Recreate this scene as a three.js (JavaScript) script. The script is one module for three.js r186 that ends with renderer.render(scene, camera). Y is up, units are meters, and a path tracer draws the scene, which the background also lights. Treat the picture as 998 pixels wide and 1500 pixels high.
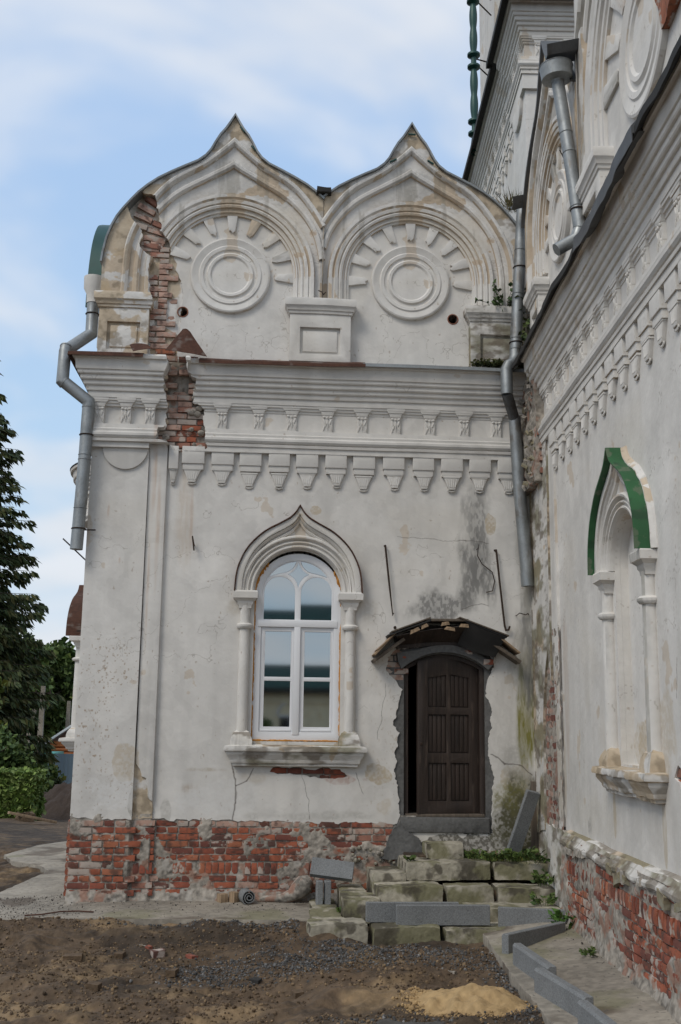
import * as THREE from 'three';
import { mergeGeometries, toCreasedNormals } from 'three/addons/utils/BufferGeometryUtils.js';
import { Brush, Evaluator, SUBTRACTION } from 'three-bvh-csg';

// ---------------------------------------------------------------- camera, sky, sun, exposure
const scene = new THREE.Scene();
const camera = new THREE.PerspectiveCamera(50.23, 681 / 1024, 0.1, 900);
camera.position.set(2.241, 2.05, 13.714);
camera.rotation.order = 'YXZ';
camera.rotation.set(11.14 * Math.PI / 180, -3.9 * Math.PI / 180, 0.013);
scene.add(camera);
const renderer = new THREE.WebGLRenderer({ antialias: true });
renderer.setSize(681, 1024);
renderer.toneMapping = THREE.LinearToneMapping;
renderer.toneMappingExposure = 1.0;
renderer.shadowMap.enabled = true;
const SUN_DIR = new THREE.Vector3(-0.62, 0.92, 0.6).normalize();
const sun = new THREE.DirectionalLight(new THREE.Color(1.0, 0.93, 0.82), 1.6);
sun.position.copy(SUN_DIR).multiplyScalar(60);
sun.castShadow = true; sun.shadow.radius = 42; sun.shadow.mapSize.set(2048, 2048);
Object.assign(sun.shadow.camera, { left: -25, right: 25, top: 25, bottom: -25, near: 1, far: 140 });
scene.add(sun); scene.add(sun.target);

// ---------------------------------------------------------------- noise
const smooth = (a, b, x) => { const t = Math.min(1, Math.max(0, (x - a) / (b - a))); return t * t * (3 - 2 * t); };
const mix = (a, b, t) => a + (b - a) * t;
function rng(seed) { let a = seed >>> 0; return () => { a = (a + 0x6d2b79f5) | 0; let t = Math.imul(a ^ (a >>> 15), 1 | a); t = (t + Math.imul(t ^ (t >>> 7), 61 | t)) ^ t; return ((t ^ (t >>> 14)) >>> 0) / 4294967296; }; }
function hash(x, y, s) { let h = Math.imul(x, 374761393) ^ Math.imul(y, 668265263) ^ Math.imul(s, 2147483629); h = Math.imul(h ^ (h >>> 13), 1274126177); h ^= h >>> 16; return (h >>> 0) / 4294967296; }
const md = (a, p) => { const r = a % p; return r < 0 ? r + p : r; };
function vn(x, y, s = 0, px = 0, py = 0) {              // value noise, optional period
  let ix = Math.floor(x), iy = Math.floor(y); const fx = x - ix, fy = y - iy;
  let jx = ix + 1, jy = iy + 1;
  if (px) { ix = md(ix, px); jx = md(jx, px); } if (py) { iy = md(iy, py); jy = md(jy, py); }
  const u = fx * fx * (3 - 2 * fx), v = fy * fy * (3 - 2 * fy);
  const a = hash(ix, iy, s), b = hash(jx, iy, s), c = hash(ix, jy, s), d = hash(jx, jy, s);
  return a + (b - a) * u + (c - a) * v + (a - b - c + d) * u * v;
}
function fbm(x, y, o = 4, s = 0, px = 0, py = 0) { let a = 0, w = 0.5, t = 0; for (let i = 0; i < o; i++) { a += w * vn(x, y, s + i * 17, px, py); t += w; w *= 0.5; x *= 2; y *= 2; px *= 2; py *= 2; } return a / t; }
function n3(x, y, z, s = 0) { return (vn(x + z * 0.71, y - z * 0.37, s) + vn(y + 31.7 + z, z * 1.13 + x * 0.4, s + 5) + vn(z - 12.3, x + y * 0.6, s + 9)) / 3; }

// ---------------------------------------------------------------- sky (air and thin cloud only)
function makeSky() {
  const w = 1280, h = 640, d = new Float32Array(w * h * 4);
  for (let j = 0; j < h; j++) {
    const el = (j + 0.5) / h * Math.PI - Math.PI / 2, y = Math.sin(el), c = Math.cos(el);
    for (let i = 0; i < w; i++) {
      const az = (i + 0.5) / w * 2 * Math.PI - Math.PI;
      const x = Math.cos(az) * c, z = Math.sin(az) * c;
      const yy = Math.max(y, 0.0), k = 1 / (yy + 0.32);
      const qx = x * k, qz = z * k;
      const wx = fbm(qx * 1.3 + 3, qz * 1.3, 3, 11) - 0.5, wz = fbm(qx * 1.3 - 7, qz * 1.3 + 5, 3, 23) - 0.5;
      const n = fbm(qx * 1.9 + wx * 2.2 + 4.2, qz * 3.6 + wz * 2.2 + 1.7, 6, 41);
      const n2 = fbm(qx * 5 + wx * 3, qz * 9 + wz * 2, 5, 71);
      let cl = smooth(0.36, 0.62, n * 0.68 + n2 * 0.32);
      cl = 0.10 + 0.80 * cl;
      const up = smooth(0, 0.55, yy);
      let r = mix(0.49, 0.36, up), g = mix(0.71, 0.555, up), b = mix(0.91, 0.86, up);
      const cw = 0.86 + 0.16 * n2;
      r = mix(r, 0.84 * cw, cl); g = mix(g, 0.87 * cw, cl); b = mix(b, 0.92 * cw, cl);
      const haze = Math.exp(-yy * 9) * 0.25; r = mix(r, 0.78, haze); g = mix(g, 0.84, haze); b = mix(b, 0.9, haze);
      const o = (j * w + i) * 4;
      if (y < -0.02) { r = 0.16; g = 0.14; b = 0.12; }
      d[o] = r; d[o + 1] = g; d[o + 2] = b; d[o + 3] = 1;
    }
  }
  const t = new THREE.DataTexture(d, w, h, THREE.RGBAFormat, THREE.FloatType);
  t.mapping = THREE.EquirectangularReflectionMapping; t.magFilter = t.minFilter = THREE.LinearFilter; t.wrapS = THREE.RepeatWrapping; t.needsUpdate = true;
  return t;
}
scene.background = makeSky();
scene.environment = scene.background;

// ---------------------------------------------------------------- textures
function tex(w, h, fn, size, { srgb = true, offset = [0, 0], wrap = true } = {}) {   // fn(x, y, out) in metres, linear colour
  const d = new Uint8Array(w * h * 4), out = [0, 0, 0];
  const enc = (v) => { v = Math.min(1, Math.max(0, v)); if (srgb) v = v <= 0.0031308 ? v * 12.92 : 1.055 * Math.pow(v, 1 / 2.4) - 0.055; return Math.round(v * 255); };
  for (let j = 0; j < h; j++) for (let i = 0; i < w; i++) {
    fn(offset[0] + (i + 0.5) / w * size[0], offset[1] + (j + 0.5) / h * size[1], out);
    const o = (j * w + i) * 4; d[o] = enc(out[0]); d[o + 1] = enc(out[1]); d[o + 2] = enc(out[2]); d[o + 3] = 255;
  }
  const t = new THREE.DataTexture(d, w, h, THREE.RGBAFormat);
  t.wrapS = t.wrapT = wrap ? THREE.RepeatWrapping : THREE.ClampToEdgeWrapping;
  t.magFilter = THREE.LinearFilter; t.minFilter = THREE.LinearMipmapLinearFilter; t.generateMipmaps = true;
  t.repeat.set(1 / size[0], 1 / size[1]); t.offset.set(-offset[0] / size[0], -offset[1] / size[1]);
  if (srgb) t.colorSpace = THREE.SRGBColorSpace;
  t.needsUpdate = true; return t;
}
const grey = (v) => (x, y, o) => { const g = v(x, y); o[0] = o[1] = o[2] = g; };
const lay = (o, c, a) => { o[0] = mix(o[0], c[0], a); o[1] = mix(o[1], c[1], a); o[2] = mix(o[2], c[2], a); };

// lime-washed plaster, tileable over 4 m; dirt 0..1 sets how much ochre base coat shows
function plasterBase(x, y, o, dirt, P = 4) {
  const s = P / 4;
  const big = fbm(x * 0.75, y * 0.75, 4, 3, 3 * s, 3 * s), fine = fbm(x * 8, y * 8, 4, 9, 32 * s, 32 * s), streak = fbm(x * 6, y * 0.75, 4, 15, 24 * s, 3 * s);
  let g = 0.605 + (big - 0.5) * 0.16 + (fine - 0.5) * 0.09 + (streak - 0.5) * 0.13;
  const coat = fbm(x * 1.25 + 3, y * 1.25, 6, 19, 5 * s, 5 * s); g += (smooth(0.50, 0.515, coat) - 0.5) * 0.035 + (smooth(0.585, 0.60, coat) + smooth(0.42, 0.405, coat)) * 0.03;
  o[0] = g * 1.025; o[1] = g * 0.985; o[2] = g * 0.925;
  const hair = Math.abs(fbm(x * 2 + 5, y * 2, 5, 23, 8 * s, 8 * s) - 0.5); if (hair < 0.0028 && big > 0.5) lay(o, [0.28, 0.25, 0.21], 0.5);
  const yel = smooth(0.5, 0.75, fbm(x * 1.5 + 9, y * 1.5, 5, 27, 6 * s, 6 * s)) * (0.12 + 0.3 * dirt);
  lay(o, [0.60, 0.53, 0.42], yel);
  const f = fbm(x * 2.25, y * 2.25, 6, 33, 9 * s, 9 * s), th = 0.765 - 0.215 * dirt;
  if (f > th) lay(o, [0.50 + (fine - 0.5) * 0.2, 0.40 + (fine - 0.5) * 0.18, 0.29 + (fine - 0.5) * 0.15], Math.min(1, (f - th) * 90) * (0.5 + 0.4 * dirt));
  const sp = vn(x * 22, y * 16, 51, 88 * s, 64 * s) * 0.6 + vn(x * 55, y * 40, 52, 220 * s, 160 * s) * 0.4;
  if (sp > 0.86) lay(o, [0.30, 0.22, 0.15], Math.min(0.55, (sp - 0.86) * 8));
  if (dirt > 0.4) { const st = fbm(x * 9, y * 1.5, 4, 77, 36 * s, 6 * s); lay(o, [0.24, 0.22, 0.18], smooth(0.58, 0.74, st) * 0.45 * dirt); }
}
const plasterBump = tex(512, 512, grey((x, y) => 0.5 + (fbm(x * 3, y * 3, 3, 81, 6, 6) - 0.5) * 0.7 + (fbm(x * 24, y * 24, 4, 85, 48, 48) - 0.5) * 0.45), [2, 2], { srgb: false });
const texPlaster = tex(640, 640, (x, y, o) => plasterBase(x, y, o, 0.2), [4, 4]);
const texPlasterDirty = tex(640, 640, (x, y, o) => plasterBase(x, y, o, 1.0), [4, 4]);
const texOchre = tex(512, 512, (x, y, o) => { plasterBase(x, y, o, 1.0); const f = fbm(x * 2.5, y * 3, 6, 61, 10, 12), g = fbm(x * 14, y * 14, 4, 65, 56, 56); lay(o, [0.47 + (g - 0.5) * 0.2, 0.37 + (g - 0.5) * 0.18, 0.25 + (g - 0.5) * 0.14], smooth(0.42, 0.47, f) * 0.85); lay(o, [0.20, 0.16, 0.11], smooth(0.56, 0.68, fbm(x * 5, y * 6, 5, 69, 20, 24)) * 0.6); }, [4, 4]);

// marks with an outline and a grain of their own: [x, y, rx, ry, colour, strength, raggedness, vertical stretch]
function marks(list, x, y, o) {
  for (const [mx, my, rx, ry, c, a, rag = 0.6, st = 1] of list) {
    const dx = (x - mx) / rx, dy = (y - my) / ry, r2 = dx * dx + dy * dy;
    if (r2 > 2.4) continue;
    const n = fbm(x * 7 / Math.max(0.3, rag) * 0.6, y * 7 * 0.6 / st, 5, 101 + (mx * 100 | 0)) - 0.5, g = fbm(x * 38, y * 38 / st, 3, 131);
    const v = rag > 2 ? 0.5 * (1 - r2 / 2.4) + (fbm(x * 42, y * 42 / st, 3, 141 + (mx * 10 | 0)) - 0.5) * rag - 1.0 : 1 - Math.sqrt(r2) + n * 1.9 * rag;
    const k = smooth(rag >= 0.9 && rag < 2 ? -0.12 : 0.0, rag < 0.75 ? 0.06 : rag >= 0.9 && rag < 2 ? 0.65 : 0.26, v) * (0.5 + 0.5 * smooth(0.35, 0.6, g)) * a;
    if (k > 0) lay(o, c, Math.min(1, k));
  }
}
function cracks(list, x, y, o) {
  for (const [pts, w] of list) for (let i = 0; i + 1 < pts.length; i++) {
    const [ax, ay] = pts[i], [bx, by] = pts[i + 1];
    if (x < Math.min(ax, bx) - 0.08 || x > Math.max(ax, bx) + 0.08 || y < Math.min(ay, by) - 0.08 || y > Math.max(ay, by) + 0.08) continue;
    const wob = (fbm(x * 9, y * 9, 3, 7) - 0.5) * 0.06, px = x + wob, py = y + wob * 0.7;
    const L = (bx - ax) ** 2 + (by - ay) ** 2, t = Math.min(1, Math.max(0, ((px - ax) * (bx - ax) + (py - ay) * (by - ay)) / L));
    const dd = Math.hypot(px - ax - t * (bx - ax), py - ay - t * (by - ay));
    if (dd < w) lay(o, [0.07, 0.055, 0.045], (1 - dd / w) * 0.85);
  }
}
const OCHRE = [0.47, 0.39, 0.28], MOULD = [0.19, 0.185, 0.175], MOSS = [0.20, 0.185, 0.05], RUST = [0.42, 0.24, 0.13], DARKMOSS = [0.075, 0.07, 0.035], GREYP = [0.36, 0.345, 0.31];
const facadeMarks = [
  [4.98, 4.85, 0.14, 0.6, MOULD, 0.75, 1.0, 3], [4.9, 4.2, 0.28, 0.7, MOULD, 0.9, 1.0, 3], [4.98, 3.8, 0.3, 0.4, MOULD, 0.8, 1.0, 3], [4.6, 3.57, 0.5, 0.18, MOULD, 0.85, 1.0, 1.6], [4.2, 3.52, 0.3, 0.12, MOULD, 0.5, 1, 1.5],
  [5.12, 4.66, 0.075, 0.14, OCHRE, 0.85, 0.4], [2.86, 4.77, 0.075, 0.07, OCHRE, 0.75, 0.4], [0.62, 1.6, 0.16, 0.26, OCHRE, 0.6, 0.6], [3.66, 1.5, 0.17, 0.12, OCHRE, 0.85, 0.5], [0.80, 1.1, 0.13, 0.3, GREYP, 0.8, 0.5],
  [5.58, 2.4, 0.17, 0.95, MOSS, 1.0, 0.8, 5], [5.5, 2.0, 0.12, 0.6, MOSS, 0.6, 0.9, 4], [5.62, 3.2, 0.16, 0.8, MOULD, 0.9, 0.9, 5], [5.62, 4.2, 0.16, 1.1, GREYP, 0.9, 1.0, 5], [5.45, 2.7, 0.2, 0.6, GREYP, 0.6, 1.0, 4], [5.45, 1.45, 0.22, 0.22, OCHRE, 0.6, 0.7], [5.3, 0.85, 0.3, 0.35, GREYP, 0.9, 0.7], [5.4, 1.15, 0.3, 0.42, DARKMOSS, 0.9, 0.9, 1.5], [5.5, 0.9, 0.32, 0.45, DARKMOSS, 0.95, 0.8], [5.3, 1.3, 0.3, 0.3, MOSS, 0.5, 1], [5.25, 0.7, 0.25, 0.2, DARKMOSS, 0.8, 0.8], [4.6, 0.66, 0.6, 0.14, [0.12, 0.11, 0.09], 0.95, 0.6],
  [5.25, 2.0, 0.2, 0.5, GREYP, 0.28, 1, 2], [5.45, 1.7, 0.2, 0.3, GREYP, 0.5, 0.9],
  [0.80, 5.3, 0.05, 0.9, RUST, 0.42, 1.0, 7], [0.87, 4.4, 0.03, 0.9, RUST, 0.34, 1, 8], [0.78, 3.8, 0.02, 0.8, RUST, 0.3, 1, 8], [1.16, 4.9, 0.12, 0.9, [0.52, 0.42, 0.32], 0.42, 1.1, 6], [1.28, 4.6, 0.03, 0.7, RUST, 0.28, 1, 8],
  [1.86, 3.5, 0.12, 0.16, [0.45, 0.38, 0.28], 0.35, 1], [3.55, 3.5, 0.13, 0.2, [0.42, 0.36, 0.27], 0.3, 1], [3.3, 1.42, 0.3, 0.06, [0.33, 0.13, 0.08], 0.4, 0.8], [2.2, 1.45, 0.3, 0.08, OCHRE, 0.3, 1],
  [1.35, 1.3, 0.13, 0.1, [0.35, 0.26, 0.18], 0.5, 1.1, 2], [1.6, 1.52, 0.25, 0.03, [0.4, 0.34, 0.26], 0.6, 0.9], [1.1, 1.05, 0.08, 0.2, GREYP, 0.5, 0.8], [3.2, 1.0, 0.5, 0.06, GREYP, 0.5, 1], [2.5, 0.98, 0.4, 0.05, GREYP, 0.4, 1], [3.75, 1.1, 0.15, 0.15, OCHRE, 0.4, 0.8],
  [0.5, 1.25, 0.4, 0.25, [0.68, 0.67, 0.65], 0.5, 0.8], [1.75, 1.2, 0.6, 0.25, [0.67, 0.66, 0.64], 0.4, 0.8], [3.05, 1.2, 0.5, 0.2, [0.66, 0.65, 0.63], 0.35, 0.9],
  [0.36, 2.75, 0.3, 0.3, [0.28, 0.19, 0.11], 0.8, 3.4], [0.2, 1.9, 0.2, 0.6, [0.28, 0.19, 0.11], 0.7, 3.3, 1.6], [0.5, 1.3, 0.25, 0.3, [0.3, 0.22, 0.14], 0.5, 3.0], [3.75, 2.0, 0.3, 0.8, [0.40, 0.33, 0.25], 0.4, 3.2, 2], [0.25, 4.7, 0.03, 0.16, RUST, 0.5, 0.9, 2], [0.42, 4.05, 0.02, 0.06, RUST, 0.5, 0.9, 2],
];
const facadeCracks = [[[[1.86, 1.68], [1.9, 1.49], [1.95, 1.34], [1.94, 1.13], [1.93, 0.94]], 0.013], [[[1.95, 1.34], [2.07, 1.39], [2.15, 1.54]], 0.010], [[[3.78, 2.6], [3.72, 2.2], [3.66, 1.9]], 0.005], [[[4.75, 3.55], [5.0, 3.62], [5.1, 3.6]], 0.007], [[[5.1, 1.75], [5.25, 1.62], [5.45, 1.62], [5.6, 1.5]], 0.012], [[[2.75, 1.5], [2.83, 1.2], [2.85, 0.95]], 0.005], [[[3.4, 1.5], [3.5, 1.25]], 0.005], [[[3.9, 4.45], [4.6, 4.42], [5.1, 4.40]], 0.005]];
const texFacade = tex(1152, 1152, (x, y, o) => { plasterBase(x, y, o, 0.0); marks(facadeMarks, x, y, o); cracks(facadeCracks, x, y, o); }, [6.4, 6.4], { offset: [-0.3, 0.4] });
const naveMarks = [
  [0.45, 3.9, 0.3, 1.8, GREYP, 0.85, 1.0, 4], [0.75, 2.6, 0.35, 1.7, GREYP, 0.85, 1.0, 4], [0.3, 2.2, 0.25, 1.5, MOULD, 0.7, 1.0, 4], [0.2, 4.4, 0.2, 0.9, MOULD, 0.55, 1.0, 4], [1.05, 1.9, 0.4, 1.2, GREYP, 0.6, 1.0, 3], [1.3, 4.2, 0.15, 1.2, GREYP, 0.35, 1.0, 5], [1.35, 1.6, 0.2, 0.7, OCHRE, 0.5, 0.8, 3], [0.25, 1.4, 0.25, 0.5, [0.2, 0.18, 0.14], 0.6, 0.9, 2],
  [1.7, 2.4, 0.12, 0.9, [0.46, 0.36, 0.28], 0.45, 1, 6], [2.2, 1.5, 0.6, 0.5, GREYP, 0.3, 1.1, 3], [3.0, 1.2, 1.2, 0.3, [0.52, 0.47, 0.38], 0.35, 1, 1], [4.45, 1.95, 0.4, 0.22, OCHRE, 0.8, 0.4], [4.1, 1.95, 0.2, 0.2, OCHRE, 0.5, 0.5], [5.3, 2.1, 0.25, 0.35, OCHRE, 0.55, 0.8],
  [3.6, 1.35, 0.05, 0.25, OCHRE, 0.75, 0.6, 3], [5.1, 1.3, 0.06, 0.3, OCHRE, 0.7, 0.6, 3], [6.0, 2.5, 0.8, 1.2, [0.5, 0.47, 0.42], 0.3, 1.1, 3], [3.2, 2.1, 0.4, 0.9, [0.5, 0.46, 0.40], 0.25, 1.1, 4], [5.6, 1.3, 1.0, 0.5, [0.5, 0.46, 0.4], 0.3, 1.1, 3], [2.6, 1.1, 0.12, 0.1, MOULD, 0.5, 0.9],
];
const texNave = tex(1216, 800, (x, y, o) => { plasterBase(x, y, o, 0.2); marks(naveMarks, x, y, o); cracks([[[[4.75, 2.9], [4.72, 2.2], [4.8, 2.1]], 0.008], [[[5.6, 2.6], [5.55, 2.3]], 0.006]], x, y, o); }, [12, 8], { offset: [-0.2, 0] });

function brickCol(base, lime, seed) {
  return tex(256, 256, (x, y, o) => {
    const f = fbm(x * 12, y * 12, 5, seed, 12, 12), g = fbm(x * 40, y * 40, 3, seed + 3, 40, 40);
    const k = 0.65 + 0.6 * f; o[0] = base[0] * k; o[1] = base[1] * k; o[2] = base[2] * k;
    lay(o, [0.07, 0.042, 0.033], smooth(0.52, 0.72, fbm(x * 9, y * 14, 5, seed + 21, 9, 14)) * 0.75); lay(o, [0.10, 0.06, 0.045], smooth(0.6, 0.8, g) * 0.5);
    const l = fbm(x * 7 + 4, y * 9, 5, seed + 9, 7, 9); lay(o, [0.42, 0.36, 0.31], smooth(lime, lime + 0.09, l * 0.85 + g * 0.15) * 0.9);
  }, [1, 1]);
}
const texMortar = tex(512, 512, (x, y, o) => {
  const a = fbm(x * 3, y * 3, 5, 201, 6, 6), b = fbm(x * 28, y * 28, 3, 205, 56, 56), g = 0.25 + (a - 0.5) * 0.26 + (b - 0.5) * 0.34;
  o[0] = g * 1.09; o[1] = g * 0.975; o[2] = g * 0.83; lay(o, [0.27, 0.13, 0.085], smooth(0.55, 0.66, fbm(x * 5, y * 6, 5, 211, 10, 12)) * 0.7); lay(o, [0.40, 0.37, 0.33], smooth(0.6, 0.7, fbm(x * 7 + 2, y * 7, 4, 215, 14, 14)) * 0.6);
}, [2, 2]);
const texMossy = tex(512, 512, (x, y, o) => { plasterBase(x, y, o, 0.95, 2); lay(o, [0.17, 0.155, 0.085], smooth(0.45, 0.62, fbm(x * 2, y * 5, 6, 217, 4, 10)) * 0.75); lay(o, [0.13, 0.10, 0.07], smooth(0.52, 0.66, fbm(x * 4 + 7, y * 8, 5, 219, 8, 16)) * 0.7); }, [2, 2]);
const texCement = tex(512, 512, (x, y, o) => { const a = fbm(x * 3, y * 3, 5, 221, 6, 6), b = fbm(x * 40, y * 40, 3, 225, 80, 80), g = 0.105 + (a - 0.5) * 0.09 + (b - 0.5) * 0.06; o[0] = g; o[1] = g * 0.985; o[2] = g * 0.95; }, [2, 2]);
const texKerb = tex(512, 512, (x, y, o) => { const a = fbm(x * 4, y * 4, 4, 231, 4, 4), b = vn(x * 160, y * 160, 235, 160, 160), c = vn(x * 90, y * 90, 236, 90, 90); const g = 0.17 + (a - 0.5) * 0.08 + (b - 0.5) * 0.09 + (c > 0.93 ? -0.08 : 0); o[0] = g * 0.97; o[1] = g; o[2] = g * 1.01; }, [1, 1]);
const texConcrete = tex(768, 768, (x, y, o) => {
  const a = fbm(x * 1, y * 1, 6, 241, 4, 4), b = fbm(x * 20, y * 20, 4, 245, 80, 80), c = fbm(x * 2.5, y * 6.25, 4, 248, 10, 25);
  const g = 0.25 + (a - 0.5) * 0.2 + (b - 0.5) * 0.15 + (c - 0.5) * 0.1; o[0] = g * 1.06; o[1] = g * 0.94; o[2] = g * 0.77;
  lay(o, [0.085, 0.062, 0.043], smooth(0.53, 0.70, fbm(x * 1.75, y * 1.75, 6, 251, 7, 7)) * 0.75); lay(o, [0.13, 0.13, 0.05], smooth(0.56, 0.72, fbm(x * 1.25 + 5, y * 1.25, 5, 255, 5, 5)) * 0.5);
  const s = vn(x * 32, y * 32, 259, 128, 128); if (s > 0.9) lay(o, [0.09, 0.08, 0.07], 0.7);
}, [4, 4]);
const texStone = tex(512, 512, (x, y, o) => {
  const a = fbm(x * 3, y * 3, 5, 261, 6, 6), b = fbm(x * 26, y * 26, 4, 265, 52, 52), g = 0.31 + (a - 0.5) * 0.26 + (b - 0.5) * 0.2; o[0] = g * 1.08; o[1] = g * 0.985; o[2] = g * 0.78;
  lay(o, [0.11, 0.105, 0.035], smooth(0.42, 0.58, fbm(x * 4 + 3, y * 4, 5, 271, 8, 8)) * 0.7); lay(o, [0.06, 0.05, 0.036], smooth(0.53, 0.66, fbm(x * 5, y * 5, 5, 275, 10, 10)) * 0.8);
}, [2, 2]);
const texWood = tex(512, 512, (x, y, o) => {
  const gr = fbm(x * 60, y * 3, 4, 281, 60, 3), w = fbm(x * 10, y * 2, 4, 285, 10, 2), g = 0.5 + gr * 0.7 + (w - 0.5) * 0.8; o[0] = 0.032 * g; o[1] = 0.020 * g; o[2] = 0.0145 * g;
  lay(o, [0.085, 0.06, 0.045], smooth(0.62, 0.8, fbm(x * 26, y * 3, 4, 287, 26, 3)) * 0.5);
}, [1, 1]);
const texOldWood = tex(512, 512, (x, y, o) => { const gr = fbm(x * 50, y * 3, 4, 291, 50, 3), w = fbm(x * 6, y * 6, 4, 295, 6, 6), g = 0.35 + gr * 0.7 + w * 0.5; o[0] = 0.12 * g; o[1] = 0.095 * g; o[2] = 0.072 * g; }, [1, 1]);
const texZinc = tex(512, 512, (x, y, o) => { const a = fbm(x * 3, y * 6, 4, 301, 3, 6), b = vn(x * 60, y * 60, 305, 60, 60), g = 0.40 + (a - 0.5) * 0.22 + (b - 0.5) * 0.05; o[0] = g * 0.93; o[1] = g * 0.99; o[2] = g * 1.06; lay(o, [0.16, 0.12, 0.09], smooth(0.62, 0.8, fbm(x * 9, y * 4, 4, 309, 9, 4)) * 0.5); }, [1, 1]);
const texZincRough = tex(256, 256, grey((x, y) => 0.42 + 0.3 * fbm(x * 8, y * 8, 4, 311, 8, 8)), [1, 1], { srgb: false });
const texRust = tex(512, 512, (x, y, o) => { const a = fbm(x * 6, y * 6, 5, 321, 6, 6), b = fbm(x * 40, y * 40, 3, 325, 40, 40), g = 0.6 + a * 0.6 + (b - 0.5) * 0.5; o[0] = 0.085 * g; o[1] = 0.036 * g; o[2] = 0.022 * g; lay(o, [0.20, 0.17, 0.15], smooth(0.68, 0.78, fbm(x * 5 + 7, y * 5, 4, 331, 5, 5)) * 0.5); }, [1, 1]);
const texTar = tex(256, 256, (x, y, o) => { const a = fbm(x * 5, y * 5, 5, 341, 5, 5), g = 0.022 + (a - 0.5) * 0.024; o[0] = g; o[1] = g * 0.95; o[2] = g * 0.9; }, [1, 1]);
const texGreen = tex(512, 512, (x, y, o) => { const a = fbm(x * 5, y * 5, 5, 351, 5, 5), g = 0.7 + a * 0.6; o[0] = 0.022 * g; o[1] = 0.105 * g; o[2] = 0.035 * g; lay(o, [0.13, 0.15, 0.10], smooth(0.54, 0.62, fbm(x * 12, y * 12, 5, 355, 12, 12)) * 0.6); lay(o, [0.012, 0.045, 0.018], smooth(0.55, 0.7, fbm(x * 4, y * 7, 5, 357, 4, 7)) * 0.7); }, [1, 1]);
const texTeal = tex(256, 256, (x, y, o) => { const g = 0.75 + 0.5 * fbm(x * 5, y * 5, 4, 361, 5, 5); o[0] = 0.013 * g; o[1] = 0.060 * g; o[2] = 0.050 * g; }, [1, 1]);
const texSoil = tex(768, 768, (x, y, o) => {
  const a = fbm(x * 0.75, y * 0.75, 6, 371, 6, 6), b = fbm(x * 16, y * 16, 4, 375, 128, 128), c = fbm(x * 1.5 + 4, y * 1.5, 5, 379, 12, 12), g = 0.6 + a * 0.5 + (b - 0.5) * 1.1;
  o[0] = 0.106 * g; o[1] = 0.070 * g; o[2] = 0.041 * g;
  lay(o, [0.23 * g, 0.155 * g, 0.082 * g], smooth(0.54, 0.66, c) * 0.75); lay(o, [0.034 * g, 0.025 * g, 0.018 * g], smooth(0.50, 0.62, fbm(x * 1, y * 1.25 + 3, 5, 383, 8, 10)) * 0.75);
}, [8, 8]);
const roughBump = tex(512, 512, grey((x, y) => fbm(x * 6, y * 6, 6, 391, 6, 6)), [1, 1], { srgb: false });
const fineBump = tex(256, 256, grey((x, y) => 0.6 * vn(x * 90, y * 90, 401, 90, 90) + 0.4 * fbm(x * 12, y * 12, 3, 405, 12, 12)), [1, 1], { srgb: false });

const std = (o) => new THREE.MeshStandardMaterial({ roughness: 0.9, side: THREE.DoubleSide, ...o });
const M = {
  facade: std({ map: texFacade, bumpMap: plasterBump, bumpScale: 0.005, roughness: 0.95 }),
  nave: std({ map: texNave, bumpMap: plasterBump, bumpScale: 0.006, roughness: 0.95 }),
  plaster: std({ map: texPlaster, bumpMap: plasterBump, bumpScale: 0.005, roughness: 0.95 }),
  dirty: std({ map: texPlasterDirty, bumpMap: plasterBump, bumpScale: 0.014, roughness: 0.95 }),
  ochre: std({ map: texOchre, bumpMap: plasterBump, bumpScale: 0.012, roughness: 0.95 }),
  mossy: std({ map: texMossy, bumpMap: roughBump, bumpScale: 0.02 }),
  mortar: std({ map: texMortar, bumpMap: roughBump, bumpScale: 0.02 }),
  cement: std({ map: texCement, bumpMap: roughBump, bumpScale: 0.025 }),
  kerb: std({ map: texKerb, bumpMap: fineBump, bumpScale: 0.0025 }),
  concrete: std({ map: texConcrete, bumpMap: roughBump, bumpScale: 0.02 }),
  stone: std({ map: texStone, bumpMap: roughBump, bumpScale: 0.03 }),
  wood: std({ map: texWood, bumpMap: fineBump, bumpScale: 0.002, roughness: 0.62 }),
  oldWood: std({ map: texOldWood, roughness: 0.9 }),
  paleWood: std({ map: texOldWood, color: new THREE.Color(2.6, 2.3, 1.9) }),
  zinc: std({ map: texZinc, color: new THREE.Color(0.78, 0.77, 0.73), roughnessMap: texZincRough, roughness: 1, metalness: 0.75 }),
  darkZinc: std({ map: texZinc, color: new THREE.Color(0.3, 0.29, 0.28), roughness: 0.6, metalness: 0.5 }),
  rust: std({ map: texRust, bumpMap: fineBump, bumpScale: 0.003, metalness: 0.1, roughness: 0.9 }),
  tar: std({ map: texTar, roughness: 0.85 }),
  green: std({ map: texGreen, roughness: 0.55, metalness: 0.1 }),
  teal: std({ map: texTeal, roughness: 0.45, metalness: 0.2 }),
  soil: std({ map: texSoil, roughness: 0.97, bumpMap: roughBump, bumpScale: 0.06 }),
  iron: std({ color: new THREE.Color(0.045, 0.028, 0.02), roughness: 0.85, metalness: 0.3 }),
  pvc: std({ color: new THREE.Color(0.72, 0.72, 0.73), roughness: 0.38 }),
  foam: std({ color: new THREE.Color(0.47, 0.21, 0.04), bumpMap: roughBump, bumpScale: 0.01, roughness: 0.95 }),
  glass: new THREE.MeshPhysicalMaterial({ color: new THREE.Color(0.41, 0.435, 0.44), metalness: 1, roughness: 0.035, side: THREE.DoubleSide }),
  black: std({ color: new THREE.Color(0.012, 0.010, 0.009) }),
  clay: std({ color: new THREE.Color(0.22, 0.09, 0.055) }),
};
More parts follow.
